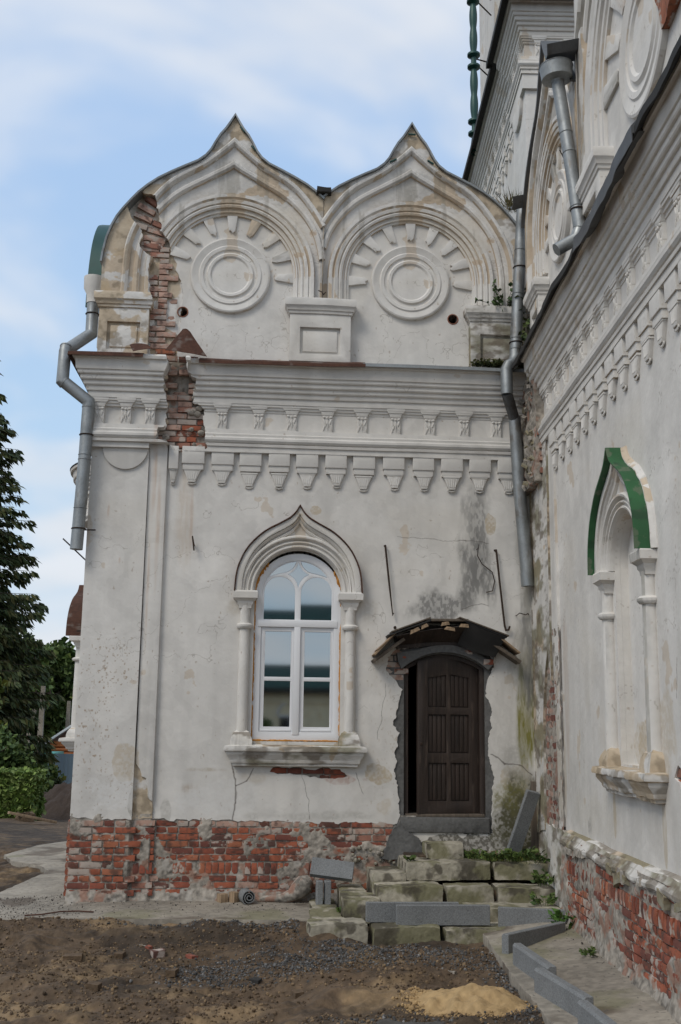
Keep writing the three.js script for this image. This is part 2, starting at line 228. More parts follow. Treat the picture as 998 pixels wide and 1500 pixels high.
const BRICK = [[[0.33, 0.098, 0.052], 0.63], [[0.26, 0.075, 0.045], 0.62], [[0.18, 0.062, 0.045], 0.6], [[0.35, 0.125, 0.066], 0.6], [[0.33, 0.155, 0.11], 0.52], [[0.13, 0.058, 0.045], 0.6], [[0.43, 0.275, 0.215], 0.52]]
  .map(([c, l], i) => std({ map: brickCol(c, l, 500 + i * 31), bumpMap: roughBump, bumpScale: 0.012, roughness: 0.95 }));

// ---------------------------------------------------------------- object helpers
const taken = {};
const numbered = (n) => { const k = taken[n] = (taken[n] ?? -1) + 1; return k ? n + '_' + String(k).padStart(3, '0') : n; };
function tag(o, label, category, group, kind) { o.userData = {}; if (label) o.userData.label = label; if (category) o.userData.category = category; if (group) o.userData.group = group; if (kind) o.userData.kind = kind; return o; }
function thing(name, label, category, pos = [0, 0, 0], group) { const g = new THREE.Group(); g.name = numbered(name); g.position.set(...pos); scene.add(g); return tag(g, label, category, group); }
function add(parent, name, geom, mat) { const m = new THREE.Mesh(geom, mat); m.name = parent === scene ? numbered(name) : name; m.castShadow = m.receiveShadow = true; parent.add(m); return m; }
function part(parent, name) { const g = new THREE.Group(); g.name = name; parent.add(g); return g; }

// ---------------------------------------------------------------- geometry helpers
function boxUV(g, ou = 0, ov = 0) {
  if (g.index) g = g.toNonIndexed();
  const p = g.attributes.position, uv = new Float32Array(p.count * 2), a = new THREE.Vector3(), b = new THREE.Vector3(), c = new THREE.Vector3();
  for (let i = 0; i < p.count; i += 3) {
    a.fromBufferAttribute(p, i); b.fromBufferAttribute(p, i + 1); c.fromBufferAttribute(p, i + 2);
    const n = b.clone().sub(a).cross(c.clone().sub(a)), x = Math.abs(n.x), y = Math.abs(n.y), z = Math.abs(n.z);
    [a, b, c].forEach((v, k) => { const o = (i + k) * 2; if (z >= x && z >= y) { uv[o] = v.x; uv[o + 1] = v.y; } else if (x >= y) { uv[o] = v.z; uv[o + 1] = v.y; } else { uv[o] = v.x; uv[o + 1] = v.z; } uv[o] += ou; uv[o + 1] += ov; });
  }
  g.setAttribute('uv', new THREE.BufferAttribute(uv, 2)); return g;
}
function clean(g) { const q = g.index ? g.toNonIndexed() : g; for (const k of Object.keys(q.attributes)) if (k !== 'position' && k !== 'normal') q.deleteAttribute(k); if (!q.attributes.normal) q.computeVertexNormals(); return q; }
const fin = (g, crease = 0.55) => boxUV(toCreasedNormals(clean(g), crease));
const merge = (list) => mergeGeometries(list.map(clean));
const box = (x0, x1, y0, y1, z0, z1) => clean(new THREE.BoxGeometry(x1 - x0, y1 - y0, z1 - z0).translate((x0 + x1) / 2, (y0 + y1) / 2, (z0 + z1) / 2));
function bevelBox(x0, x1, y0, y1, z0, z1, b = 0.008) {
  const s = new THREE.Shape([[x0 + b, y0 + b], [x1 - b, y0 + b], [x1 - b, y1 - b], [x0 + b, y1 - b]].map(([x, y]) => new THREE.Vector2(x, y)));
  return clean(new THREE.ExtrudeGeometry(s, { depth: z1 - z0 - 2 * b, bevelEnabled: true, bevelThickness: b, bevelSize: b, bevelSegments: 2 }).translate(0, 0, z0 + b));
}
const shapeOf = (pts, holes = []) => { const s = new THREE.Shape(pts.map(([x, y]) => new THREE.Vector2(x, y))); for (const h of holes) s.holes.push(new THREE.Path(h.map(([x, y]) => new THREE.Vector2(x, y)))); return s; };
const slab = (pts, z0, z1, holes = [], b = 0) => clean(new THREE.ExtrudeGeometry(shapeOf(pts, holes), b ? { depth: z1 - z0 - b, bevelEnabled: true, bevelThickness: b, bevelSize: b, bevelOffset: -b, bevelSegments: 2 } : { depth: z1 - z0, bevelEnabled: false }).translate(0, 0, z0));
function jag(pts, step, amp, seed, closed = true) {       // ragged edge along a polyline
  const out = [], n = pts.length;
  for (let i = 0; i < (closed ? n : n - 1); i++) {
    const [ax, ay] = pts[i], [bx, by] = pts[(i + 1) % n], L = Math.hypot(bx - ax, by - ay), k = Math.max(1, Math.round(L / step));
    for (let j = 0; j < k; j++) { const t = j / k, x = mix(ax, bx, t), y = mix(ay, by, t); out.push([x + (fbm(x * 11, y * 11, 3, seed) - 0.5) * amp * 2.2 + (fbm(x * 37, y * 37, 2, seed + 9) - 0.5) * amp * 1.5, y + (fbm(x * 11 + 50, y * 11, 3, seed + 4) - 0.5) * amp * 2.2 + (fbm(x * 37 + 50, y * 37, 2, seed + 11) - 0.5) * amp * 1.5]); }
  }
  if (!closed) out.push(pts[n - 1]);
  return out;
}
const arcPts = (cx, cy, r, a0, a1, n) => Array.from({ length: n + 1 }, (_, i) => { const a = a0 + (a1 - a0) * i / n; return [cx + Math.cos(a) * r, cy + Math.sin(a) * r]; });
const curve = (pts, n) => new THREE.CatmullRomCurve3(pts.map(([x, y]) => new THREE.Vector3(x, y, 0)), false, 'centripetal').getPoints(n).map((v) => [v.x, v.y]);
function gridGeom(rows, cap0, cap1, loopCap) {            // rows[i][j] = [x,y,z], profile loop j closed
  const pos = [], q = (a, b, c) => pos.push(...a, ...b, ...c), n = rows[0].length;
  for (let i = 0; i + 1 < rows.length; i++) for (let j = 0; j < n; j++) { const k = (j + 1) % n, A = rows[i][j], B = rows[i + 1][j], C = rows[i + 1][k], D = rows[i][k]; q(A, B, C); q(A, C, D); }
  if (loopCap) { for (const [a, b, c] of loopCap) { q(rows[0][a], rows[0][b], rows[0][c]); const e = rows[rows.length - 1]; q(e[a], e[c], e[b]); } }
  const g = new THREE.BufferGeometry(); g.setAttribute('position', new THREE.Float32BufferAttribute(pos, 3)); g.computeVertexNormals(); return g;
}
function capTris(loop) { const v = loop.map(([a, b]) => new THREE.Vector2(a, b)); let t = THREE.ShapeUtils.triangulateShape(v, []); return t.map(([a, b, c]) => { const A = v[a], B = v[b], C = v[c]; return (B.x - A.x) * (C.y - A.y) - (B.y - A.y) * (C.x - A.x) < 0 ? [a, c, b] : [a, b, c]; }); }
// moulding along a plan path [[x,z]..]; profile [[d,y]..] from bottom to top, d outward (to the left of travel towards the viewer side)
function sweep(path, prof, { step = 0.4, wob = 0.004, seed = 1, wall = -0.02 } = {}) {
  const pts = [];
  for (let i = 0; i + 1 < path.length; i++) { const [ax, az] = path[i], [bx, bz] = path[i + 1], L = Math.hypot(bx - ax, bz - az), k = Math.max(1, Math.round(L / step)); for (let j = 0; j < k; j++) pts.push([mix(ax, bx, j / k), mix(az, bz, j / k)]); }
  pts.push(path[path.length - 1]);
  const loop = [...prof, [wall, prof[prof.length - 1][1]], [wall, prof[0][1]]];
  const nrm = (a, b) => { const tx = b[0] - a[0], tz = b[1] - a[1], L = Math.hypot(tx, tz); return [-tz / L, tx / L]; };
  const rows = pts.map((p, i) => {
    const n1 = i ? nrm(pts[i - 1], p) : nrm(p, pts[i + 1]), n2 = i + 1 < pts.length ? nrm(p, pts[i + 1]) : n1, k = 1 / (1 + n1[0] * n2[0] + n1[1] * n2[1]);
    const m = [(n1[0] + n2[0]) * k, (n1[1] + n2[1]) * k], w = (fbm(p[0] * 1.3 + p[1], seed * 3.7, 3, seed) - 0.5) * wob * 3, w2 = (fbm(p[0] * 1.7 + p[1] * 1.3, seed * 5.1, 3, seed + 2) - 0.5) * wob * 3;
    return loop.map(([d, y]) => [p[0] + m[0] * (d + (d > 0 ? w : 0)), y + w2, p[1] + m[1] * (d + (d > 0 ? w : 0))]);
  });
  return gridGeom(rows, 0, 0, capTris(loop).map(([a, b, c]) => [a, b, c]));
}
// moulding along a curve in the wall plane; profile [[r,d]..] r outward from the curve, d proud of the wall
function sweep2(pts, prof, base = -0.01) {
  const loop = [...prof, [prof[prof.length - 1][0], base], [prof[0][0], base]];
  const nrm = (a, b) => { const tx = b[0] - a[0], ty = b[1] - a[1], L = Math.hypot(tx, ty) || 1; return [-ty / L, tx / L]; };
  const rows = pts.map((p, i) => {
    const n1 = i ? nrm(pts[i - 1], p) : nrm(p, pts[i + 1]), n2 = i + 1 < pts.length ? nrm(p, pts[i + 1]) : n1, k = Math.min(1.6, 1 / (1 + n1[0] * n2[0] + n1[1] * n2[1]));
    const m = [(n1[0] + n2[0]) * k, (n1[1] + n2[1]) * k];
    return loop.map(([r, d]) => [p[0] + m[0] * r, p[1] + m[1] * r, d]);
  });
  return gridGeom(rows, 0, 0, capTris(loop).map(([a, b, c]) => [a, c, b]));
}
const ev = new Evaluator(); ev.attributes = ['position', 'normal']; ev.useGroups = false;
function cut(g, tool) { const a = new Brush(clean(g)), b = new Brush(clean(tool)); a.updateMatrixWorld(); b.updateMatrixWorld(); const r = ev.evaluate(a, b, SUBTRACTION); return clean(r.geometry); }
function tube(pts, r, seg = 10, caps = true) {             // polyline pipe with mitred elbows
  const P = pts.map((p) => new THREE.Vector3(...p)), rows = [];
  let up = new THREE.Vector3(0.13, 0.2, 1).normalize();
  P.forEach((p, i) => {
    const t1 = i ? p.clone().sub(P[i - 1]).normalize() : P[1].clone().sub(p).normalize(), t2 = i + 1 < P.length ? P[i + 1].clone().sub(p).normalize() : t1, t = t1.clone().add(t2).normalize();
    const u = up.clone().addScaledVector(t, -up.dot(t)).normalize(), v = u.clone().cross(t), k = 1 / Math.max(0.5, t.dot(t1)), bend = t2.clone().sub(t1); const bl = bend.length(); if (bl > 1e-4) bend.divideScalar(bl);
    rows.push(Array.from({ length: seg }, (_, j) => { const a = j / seg * 2 * Math.PI, d = u.clone().multiplyScalar(Math.cos(a)).addScaledVector(v, Math.sin(a)); if (bl > 1e-4) d.addScaledVector(bend, d.dot(bend) * (k - 1)); const rr = typeof r === 'function' ? r(i) : r; return [p.x + d.x * rr, p.y + d.y * rr, p.z + d.z * rr]; }));
  });
  const tris = caps ? Array.from({ length: seg - 2 }, (_, j) => [0, j + 1, j + 2]) : null;
  return gridGeom(rows, 0, 0, tris);
}
const lathe = (pts, seg = 20) => clean(new THREE.LatheGeometry(pts.map(([r, y]) => new THREE.Vector2(r, y)), seg));
const latheSq = (pts) => clean(new THREE.LatheGeometry(pts.map(([r, y]) => new THREE.Vector2(Math.max(1e-4, r) * Math.SQRT2, y)), 4).rotateY(Math.PI / 4));
function rough(g, amp, freq, seed, keep) {                 // displaces by position so shared corners stay together
  const p = g.attributes.position;
  for (let i = 0; i < p.count; i++) { const x = p.getX(i), y = p.getY(i), z = p.getZ(i); if (keep && keep(x, y, z)) continue; p.setXYZ(i, x + (n3(x * freq, y * freq, z * freq, seed) - 0.5) * amp * 2, y + (n3(x * freq + 9, y * freq, z * freq, seed + 1) - 0.5) * amp * 2, z + (n3(x * freq, y * freq + 7, z * freq, seed + 2) - 0.5) * amp * 2); }
  g.computeVertexNormals(); return g;
}
function panel(x0, x1, y0, y1, step, fz) {                 // relief surface z = fz(x, y)
  const nx = Math.max(1, Math.round((x1 - x0) / step)), ny = Math.max(1, Math.round((y1 - y0) / step)), g = new THREE.PlaneGeometry(x1 - x0, y1 - y0, nx, ny).translate((x0 + x1) / 2, (y0 + y1) / 2, 0), p = g.attributes.position, uv = g.attributes.uv;
  for (let i = 0; i < p.count; i++) { p.setZ(i, fz(p.getX(i), p.getY(i))); uv.setXY(i, p.getX(i), p.getY(i)); }
  g.computeVertexNormals(); return g;
}
const inside = (poly, x, y) => { let r = false; for (let i = 0, j = poly.length - 1; i < poly.length; j = i++) { const [ax, ay] = poly[i], [bx, by] = poly[j]; if ((ay > y) !== (by > y) && x < (bx - ax) * (y - ay) / (by - ay) + ax) r = !r; } return r; };
// bricks: one mesh each, a few shared shapes
function brickShape(w, h, d, seed) {
  const g = new THREE.BoxGeometry(w, h, d, 3, 2, 1), p = g.attributes.position;
  for (let i = 0; i < p.count; i++) {
    let x = p.getX(i), y = p.getY(i), z = p.getZ(i); const ex = Math.abs(x) > w * 0.49, ey = Math.abs(y) > h * 0.49;
    if (z > 0) { if (ex && ey) z -= 0.012 * n3(x * 40, y * 40, seed, 3) * 1.6; else if (ex || ey) z -= 0.004 * n3(x * 30, y * 30, seed, 5) * 1.6; x += (n3(x * 30, y * 30, z * 9, seed) - 0.5) * 0.02; y += (n3(x * 30, y * 30, z * 9, seed + 3) - 0.5) * 0.014; z += (n3(x * 25, y * 25, 1, seed + 7) - 0.5) * 0.014; }
    p.setXYZ(i, x, y, z);
  }
  return boxUV(toCreasedNormals(clean(g), 0.9), seed * 0.37, seed * 0.61);
}
const brickGeos = {};
const brickGeo = (w, h, d, v) => (brickGeos[[w.toFixed(3), h.toFixed(3), d, v]] ??= brickShape(w, h, d, v + 1 + Math.round(w * 100)));
function brick(parent, x, y, z, w, h, v, m, d = 0.07) { const b = add(parent, 'brick', brickGeo(w, h, d, v), BRICK[m]); b.position.set(x, y + (hash(Math.round(x * 977), Math.round(y * 977), 1) - 0.5) * 0.006, z - d / 2); b.rotation.set((hash(Math.round(x * 977), Math.round(y * 977), 2) - 0.5) * 0.12, (hash(Math.round(x * 977), Math.round(y * 977), 3) - 0.5) * 0.05, (hash(Math.round(x * 977), Math.round(y * 977), 4) - 0.5) * 0.03); return b; }
// courses of stretchers and headers inside keep(x, y); zf(x, y) is the face depth; pick(x, y, r) chooses the tone
function courses(parent, x0, x1, y0, y1, keep, zf, pick, seed, pitch = 0.079) {
  const R = rng(seed); let row = 0;
  for (let y = y0 + pitch / 2; y < y1; y += pitch, row++) {
    let x = x0 + 0.004, header = row % 2 === 0, first = true;
    while (x < x1) {
      const w = first ? (first = false, header ? 0.122 : 0.25) : (R() < 0.3 ? 0.122 : header && R() < 0.6 ? 0.122 : R() < 0.2 ? 0.18 : 0.25), cx = x + w / 2, r = R(), r2 = R();
      if (cx > x0 && cx < x1 && keep(cx, y)) brick(parent, cx, y, zf(cx, y) + (r2 - 0.5) * 0.012, w - 0.006, 0.064, Math.floor(r * 4), pick(cx, y, R()));
      x += w + 0.011;
    }
  }
}

// ================================================================ shared church ornament
const CROWN = [[0, -0.53], [0.070, -0.515], [0.072, -0.438], [0.092, -0.434], [0.098, -0.42], [0.10, -0.376], [0.122, -0.370], [0.131, -0.356], [0.133, -0.316], [0.156, -0.310], [0.166, -0.296], [0.168, -0.250], [0.190, -0.244], [0.199, -0.230], [0.201, -0.196], [0.218, -0.190], [0.222, -0.18], [0.232, -0.055], [0.262, -0.047], [0.270, -0.012], [0.24, 0.02]];
const STRING = [[0, -1.095], [0.085, -1.09], [0.09, -1.06], [0.075, -1.05], [0.095, -1.04], [0.112, -1.015], [0.112, -0.985], [0.095, -0.965], [0.08, -0.96], [0.085, -0.93], [0.065, -0.915], [0.06, -0.86], [0, -0.855]];
const FRIEZETOP = [[0, -0.62], [0.02, -0.615], [0.022, -0.585], [0.04, -0.58], [0.042, -0.55], [0.06, -0.545], [0.06, -0.505], [0, -0.50]];
const BAND = [[0, -1.16], [0.07, -1.16], [0.07, -1.088], [0, -1.085]];
const shiftY = (p, y) => p.map(([d, v]) => [d, v + y]);
// carved frieze bracket, centred on x = 0, top at y = -0.5
function bracketGeo() {
  const L = [slab([[-0.065, -0.86], [0.065, -0.86], [0.065, -0.62], [-0.065, -0.62]], -0.01, 0.045, [], 0.006)];
  L.push(slab([[-0.07, -0.63], [0.07, -0.63], [0.078, -0.6], [0.10, -0.575], [-0.10, -0.575], [-0.078, -0.6]], -0.01, 0.055, [], 0.005));
  L.push(slab([[-0.10, -0.576], [0.10, -0.576], [0.12, -0.545], [-0.12, -0.545]], -0.01, 0.065, [], 0.004), box(-0.122, 0.122, -0.546, -0.508, -0.01, 0.068));
  const ell = (x, y, z, a, b, c, rot = 0) => clean(new THREE.SphereGeometry(1, 7, 5).scale(a, b, c).rotateZ(rot).translate(x, y, z));
  for (const s of [-1, 1]) L.push(ell(s * 0.045, -0.655, 0.048, 0.022, 0.018, 0.018), ell(s * 0.038, -0.715, 0.045, 0.012, 0.05, 0.014, s * -0.35), ell(s * 0.046, -0.80, 0.045, 0.010, 0.045, 0.014, s * 0.2), ell(s * 0.02, -0.755, 0.045, 0.008, 0.05, 0.012, s * 0.3));
  L.push(ell(0, -0.66, 0.05, 0.018, 0.02, 0.018), ell(0, -0.75, 0.046, 0.008, 0.08, 0.016));
  return fin(merge(L), 0.7);
}
const geoBracket = bracketGeo();
function corbelGeo(w) {
  return fin(merge([bevelBox(-w / 2, w / 2, -1.325, -1.10, -0.01, 0.075, 0.006), bevelBox(-w / 2 + 0.012, w / 2 - 0.012, -1.402, -1.322, -0.01, 0.055, 0.005)]));
}
const geoCorbel = corbelGeo(0.278);
function pendantGeo() {
  const L = [slab([[-0.115, -1.405], [-0.107, -1.43], [-0.085, -1.475], [-0.062, -1.535], [-0.045, -1.575], [0.045, -1.575], [0.062, -1.535], [0.085, -1.475], [0.107, -1.43], [0.115, -1.405]].reverse(), -0.01, 0.045, [], 0.007)];
  L.push(slab([[-0.118, -1.40], [0.118, -1.40], [0.118, -1.42], [-0.118, -1.42]].reverse(), -0.01, 0.052, [], 0.004));
  for (let i = -3; i <= 3; i++) L.push(clean(new THREE.SphereGeometry(0.012, 6, 4).scale(0.8, 1.3, 1).translate(i * 0.017, -1.578 - Math.cos(i * 0.42) * 0.018, 0.022)));
  for (let i = -2; i <= 2; i++) L.push(clean(new THREE.CylinderGeometry(0.005, 0.009, 0.11, 5).rotateZ(-i * 0.11).translate(i * 0.03, -1.485, 0.044)));
  return fin(merge(L), 0.7);
}
const geoPendant = pendantGeo();
// one entablature; runs = [{o:[x,z], a, len, brackets:[...], corbels:[...]}] with a the turn of the run about y
function place(m, run, u, y, d = 0) { m.position.set(run.o[0] + Math.cos(run.a) * u + Math.sin(run.a) * d, y, run.o[1] - Math.sin(run.a) * u + Math.cos(run.a) * d); m.rotation.y = run.a; return m; }
function entablature(parent, yt, path, runs, mat, { cutTool, seed = 1, bandPaths } = {}) {
  const c = (g) => (cutTool ? cut(g, cutTool) : g);
  const cor = add(parent, 'cornice', fin(c(sweep(path, shiftY(CROWN, yt), { seed })), 0.45), mat);
  add(cor, 'frieze_moulding', fin(c(sweep(path, shiftY(FRIEZETOP, yt), { seed: seed + 3 })), 0.45), mat);
  add(parent, 'string_course', fin(c(sweep(path, shiftY(STRING, yt), { seed: seed + 5 })), 0.45), mat);
  for (const b of bandPaths ?? [path]) add(parent, 'corbel_band', fin(c(sweep(b, shiftY(BAND, yt), { seed: seed + 7 })), 0.45), mat);
  const R = rng(seed * 131);                                  // hand-run plaster: no two quite alike
  for (const r of runs) {
    for (const u of r.brackets ?? []) { const k = place(add(parent, 'frieze_bracket', geoBracket, R() < 0.14 ? M.dirty : mat), r, u + (R() - 0.5) * 0.02, yt); k.scale.set(0.95 + R() * 0.1, 1, 0.85 + R() * 0.3); }
    for (const u of r.corbels ?? []) { const k = place(add(parent, 'corbel', geoCorbel, R() < 0.07 ? M.dirty : mat), r, u + (R() - 0.5) * 0.014, yt + (R() - 0.5) * 0.008); k.scale.set(0.97 + R() * 0.06, 1, 0.72 + R() * 0.2); const q = add(k, 'pendant', geoPendant, R() < 0.1 ? M.dirty : mat); q.scale.set(0.86 + R() * 0.08, 0.985 + R() * 0.03, 0.85 + R() * 0.3); q.rotation.z = (R() - 0.5) * 0.02; }
  }
  return cor;
}
// -------- window surround with keel-arched hood, columns and sill; centred on x = 0 of the group
const HOOD = [[-0.79, 3.70], [-0.775, 3.90], [-0.735, 4.06], [-0.63, 4.26], [-0.44, 4.45], [-0.24, 4.565], [-0.11, 4.645], [-0.04, 4.72], [0, 4.79]];
const mirror = (h) => [...h, ...h.slice(0, -1).reverse().map(([x, y]) => [-x, y])];
const HOODC = (() => { const l = curve(HOOD, 26); return [...l, ...l.slice(0, -1).reverse().map(([x, y]) => [-x, y])]; })();
const scaleAbout = (pts, sx, sy, cy) => pts.map(([x, y]) => [x * sx, cy + (y - cy) * sy]);
function surround(parent, cx, k, mat, flash, { sillMat = mat, open = 0.56, ragged = 0, z = 0, flashD = 0.148 } = {}) {
  const g = part(parent, 'window_surround'); g.position.set(cx, 0, z);
  const sp = 3.70, arch = (r, y = sp) => [[r, y], ...arcPts(0, sp, r, 0, Math.PI, 28), [-r, y]];
  const ring = (outer, r, z0, z1) => slab([...outer, ...arch(r).slice(1, -1)], z0, z1, [], 0.006);
  const inner = scaleAbout(HOODC, 0.90, 0.915, sp), inner2 = scaleAbout(HOODC, 0.80, 0.80, sp);
  const L = [ring(HOODC, open, -0.02, 0.05 * k)];
  L.push(slab([...HOODC, ...inner.slice().reverse()], 0.03, 0.125 * k, [], 0.006));
  const semi = arcPts(0, sp, 1, Math.PI, 0, 32);
  const tor = (r, w, d0, d1) => sweep2(semi.map(([x, y]) => [x * r, sp + (y - sp) * r]), [[0, d0], [w * 0.12, d0 + (d1 - d0) * 0.6], [w * 0.35, d1], [w * 0.65, d1], [w * 0.88, d0 + (d1 - d0) * 0.6], [w, d0]], 0);
  L.push(tor(open, 0.05, 0.03 * k, 0.075 * k), tor(open + 0.06, 0.035, 0.05 * k, 0.085 * k), tor(open + 0.11, 0.06, 0.05 * k, 0.105 * k));
  L.push(sweep2(inner2.map(([x, y]) => [x, y]), [[0, 0.04 * k], [0.01, 0.08 * k], [0.03, 0.09 * k], [0.045, 0.06 * k]], 0));
  L.push(sweep2(inner, [[-0.045, 0.05 * k], [-0.03, 0.09 * k], [-0.01, 0.105 * k], [0.005, 0.09 * k]], 0));
  add(g, 'hood', fin(merge(L), 0.6), mat);
  add(g, 'hood_flashing', fin(sweep2(HOODC, [[0.002, (flashD - 0.003) * k], [0.016, flashD * k], [0.018, 0.0]], -0.02)), flash);
  for (const s of [-1, 1]) {
    const dz = 0.03 * k, x = s * 0.66;
    add(g, 'column_capital', fin(merge([latheSq([[0, 3.49], [0.075, 3.49], [0.08, 3.53], [0.095, 3.55], [0.10, 3.58], [0.135, 3.61], [0.15, 3.615], [0.155, 3.69], [0.14, 3.71], [0, 3.715]]).scale(1, 1, 0.8 * Math.max(1, k * 0.8)).translate(x, 0, dz * 0.6)])), mat);
    add(g, 'column', fin(lathe([[0, 1.9], [0.068, 1.9], [0.066, 2.6], [0.062, 3.28], [0.06, 3.52], [0, 3.52]], 18).translate(x, 0, dz), 0.9), mat);
    add(g, 'column_ring', fin(lathe([[0.05, 3.235], [0.085, 3.24], [0.102, 3.262], [0.102, 3.285], [0.08, 3.305], [0.05, 3.31]], 18).translate(x, 0, dz), 0.7), mat);
    add(g, 'column_base', fin(rough(latheSq([[0, 1.80], [0.135, 1.80], [0.135, 1.88], [0.12, 1.93], [0.095, 1.975], [0.06, 2.0], [0, 2.0]]).scale(1, 1, 0.75).translate(x, 0, dz), 0.008 + ragged, 14, 5)), sillMat);
  }
  const d = 0.06 * k, w = 0.74, path = [[-w, -0.03], [-w, d], [w, d], [w, -0.03]];
  let sill = merge([sweep(path, [[0, 1.57], [0.02, 1.575], [0.025, 1.605], [0.04, 1.61], [0.05, 1.635], [0.05, 1.65], [0.085, 1.70], [0.095, 1.715], [0.095, 1.745], [0.125, 1.75], [0.13, 1.775], [0.12, 1.81], [0, 1.83]], { step: 0.06 }), box(-w, w, 1.57, 1.828, -0.03, d - 0.001)]);
  if (ragged) rough(sill, ragged * 1.6, 9, 77, (x, y, zz) => zz < 0);
  else rough(sill, 0.006, 9, 71, (x, y, zz) => zz < 0);
  add(g, 'sill', fin(sill, 0.6), sillMat);
  return g;
}
// -------- kokoshnik: keel gable with archivolt, ringed roundel and rays
const KEEL = [[0, 2.22], [0.09, 2.05], [0.2, 1.90], [0.30, 1.70], [0.42, 1.56], [0.70, 1.41], [0.98, 1.25], [1.2, 1.07], [1.36, 0.88], [1.5, 0.68], [1.6, 0.44], [1.665, 0.1], [1.68, -0.35]];
const OGEE1 = [[0, 1.86], [0.1, 1.76], [0.38, 1.52], [0.83, 1.22], [1.16, 0.78], [1.33, 0.38], [1.38, -0.36]];
const OGEE2 = [[0, 1.56], [0.1, 1.49], [0.37, 1.33], [0.80, 1.05], [1.10, 0.66], [1.22, 0.2], [1.24, -0.36]];
function half(pts, w) { const c = curve(pts, 40), o = []; for (let i = 0; i < c.length; i++) { if (c[i][0] > w) { const [ax, ay] = c[i - 1], [bx, by] = c[i], t = (w - ax) / (bx - ax); o.push([w, ay + (by - ay) * t]); break; } o.push(c[i]); } return o; }
function kokoshnik(parent, p) {
  const g = part(parent, 'kokoshnik'); g.position.set(p.cx, 0, p.z ?? 0);
  const { cy = 7.93, s = 1, wl, wr, base = 6.6, mat, inner = M.plaster, cutTool, holes = [], coping = M.zinc, petalSkip = [], rimMat = mat } = p;
  const tool = cutTool && cutTool.clone().translate(-p.cx, 0, -(p.z ?? 0)), c = (q) => (tool ? cut(q, tool) : q);
  const both = (pts, l, r) => { const R = half(pts, r / s).map(([x, y]) => [x * s, cy + y * s]), L = half(pts, l / s).map(([x, y]) => [-x * s, cy + y * s]); return [...L.reverse(), ...R.slice(1)]; };
  const out = both(KEEL, wl, wr), o1 = both(OGEE1, Math.min(wl, 1.38 * s), Math.min(wr, 1.38 * s)), o2 = both(OGEE2, Math.min(wl, 1.24 * s), Math.min(wr, 1.24 * s));
  const closed = (curveTop, b) => [...curveTop, [curveTop[curveTop.length - 1][0], b], [curveTop[0][0], b]].reverse();
  const foot = 7.57, ro = 1.12 * s, ri = 0.83 * s, fy = foot;
  const archOpen = (r) => [[-r, fy], ...arcPts(0, cy, r, Math.PI, 0, 40), [r, fy]];
  const ringHole = (top, op) => { const l = top[0], r = top[top.length - 1]; return [[l[0], Math.min(fy, l[1] - 0.01)], ...top, [r[0], Math.min(fy, r[1] - 0.01)], ...op.slice().reverse()]; };
  const shape = closed(out, base);
  const wall = slab(shape, -0.3, 0, holes.map(([x, y, r]) => arcPts(x - p.cx, y, r, 0, -2 * Math.PI, 20).slice(0, -1)));
  add(g, 'tympanum', fin(tool ? cut(wall, tool) : wall), inner);
  add(g, 'gable_core', fin(slab(shape, -0.75, -0.3)), M.mortar);
  const sl = (op, z0, z1) => slab(ringHole(out, op).reverse(), z0, z1, [], 0.006);
  add(g, 'field', fin(c(merge([sl(archOpen(ro - 0.03), -0.01, 0.055)]))), mat);
  add(g, 'keel_border', fin(c(sl([[o2[0][0], fy], ...o2, [o2[o2.length - 1][0], fy]], 0.03, 0.095))), mat);
  add(g, 'keel_rim', fin(c(sl([[o1[0][0], fy], ...o1, [o1[o1.length - 1][0], fy]], 0.06, 0.145))), rimMat);
  add(g, 'keel_moulding', fin(merge([c(sweep2(o2, [[-0.05, 0.05], [-0.045, 0.09], [-0.02, 0.115], [0.015, 0.115], [0.035, 0.095]], 0.02)), c(sweep2(o1, [[-0.045, 0.08], [-0.035, 0.13], [-0.01, 0.16], [0.02, 0.165], [0.04, 0.145]], 0.05))]), 0.6), mat);
  const A = archOpen(ri), q = (ro - ri);
  add(g, 'archivolt', fin(c(sweep2(A, [[0, 0.02], [0.01, 0.035], [0.10, 0.04], [0.13, 0.06], [0.20, 0.066], [0.22, 0.05], [0.30, 0.06], [0.33, 0.09], [0.42, 0.10], [0.50, 0.085], [0.53, 0.105], [0.68, 0.115], [0.72, 0.095], [0.80, 0.12], [0.95, 0.12], [1, 0.05]].map(([r, d]) => [r * q, d]))), 0.6), mat);
  const rr = 0.53 * (p.ringScale ?? s), pr = [[0, 0.03], [0.46, 0.03], [0.5, 0.052], [0.56, 0.055], [0.6, 0.03], [0.66, 0.032], [0.68, 0.05], [0.76, 0.055], [0.79, 0.04], [0.86, 0.048], [0.95, 0.058], [0.985, 0.05], [1, 0.02], [1, -0.01]];
  const ros = add(g, 'roundel', fin(clean(new THREE.LatheGeometry(pr.map(([r, d]) => new THREE.Vector2(r * rr, d)), 56).rotateX(Math.PI / 2)), 0.4), inner); ros.position.y = cy - 0.02;
  const n = p.rays ?? 9, R = rng(Math.round(p.cx * 91) + 7);
  for (let i = 0; i < n; i++) {
    if (petalSkip.includes(i)) { R(); R(); continue; }
    const a = Math.PI / 2 + (i - (n - 1) / 2) * (p.rayStep ?? 0.40), r0 = rr + 0.055 * s, r1 = ri + 0.01, w1 = 0.07 * s, w0 = 0.042 * s;
    const pts = [[-w1, r1], [-mix(w0, w1, 0.7), mix(r0, r1, 0.72) + (R() - 0.5) * 0.03], [-mix(w0, w1, 0.35), mix(r0, r1, 0.4)], [-w0, r0 + R() * 0.05], [-w0 * 0.3, r0 - R() * 0.015], [w0 * 0.4, r0 + 0.01 + R() * 0.03], [w0, r0 + R() * 0.04], [mix(w0, w1, 0.4) - R() * 0.012, mix(r0, r1, 0.4)], [mix(w0, w1, 0.75), mix(r0, r1, 0.75)], [w1, r1]];
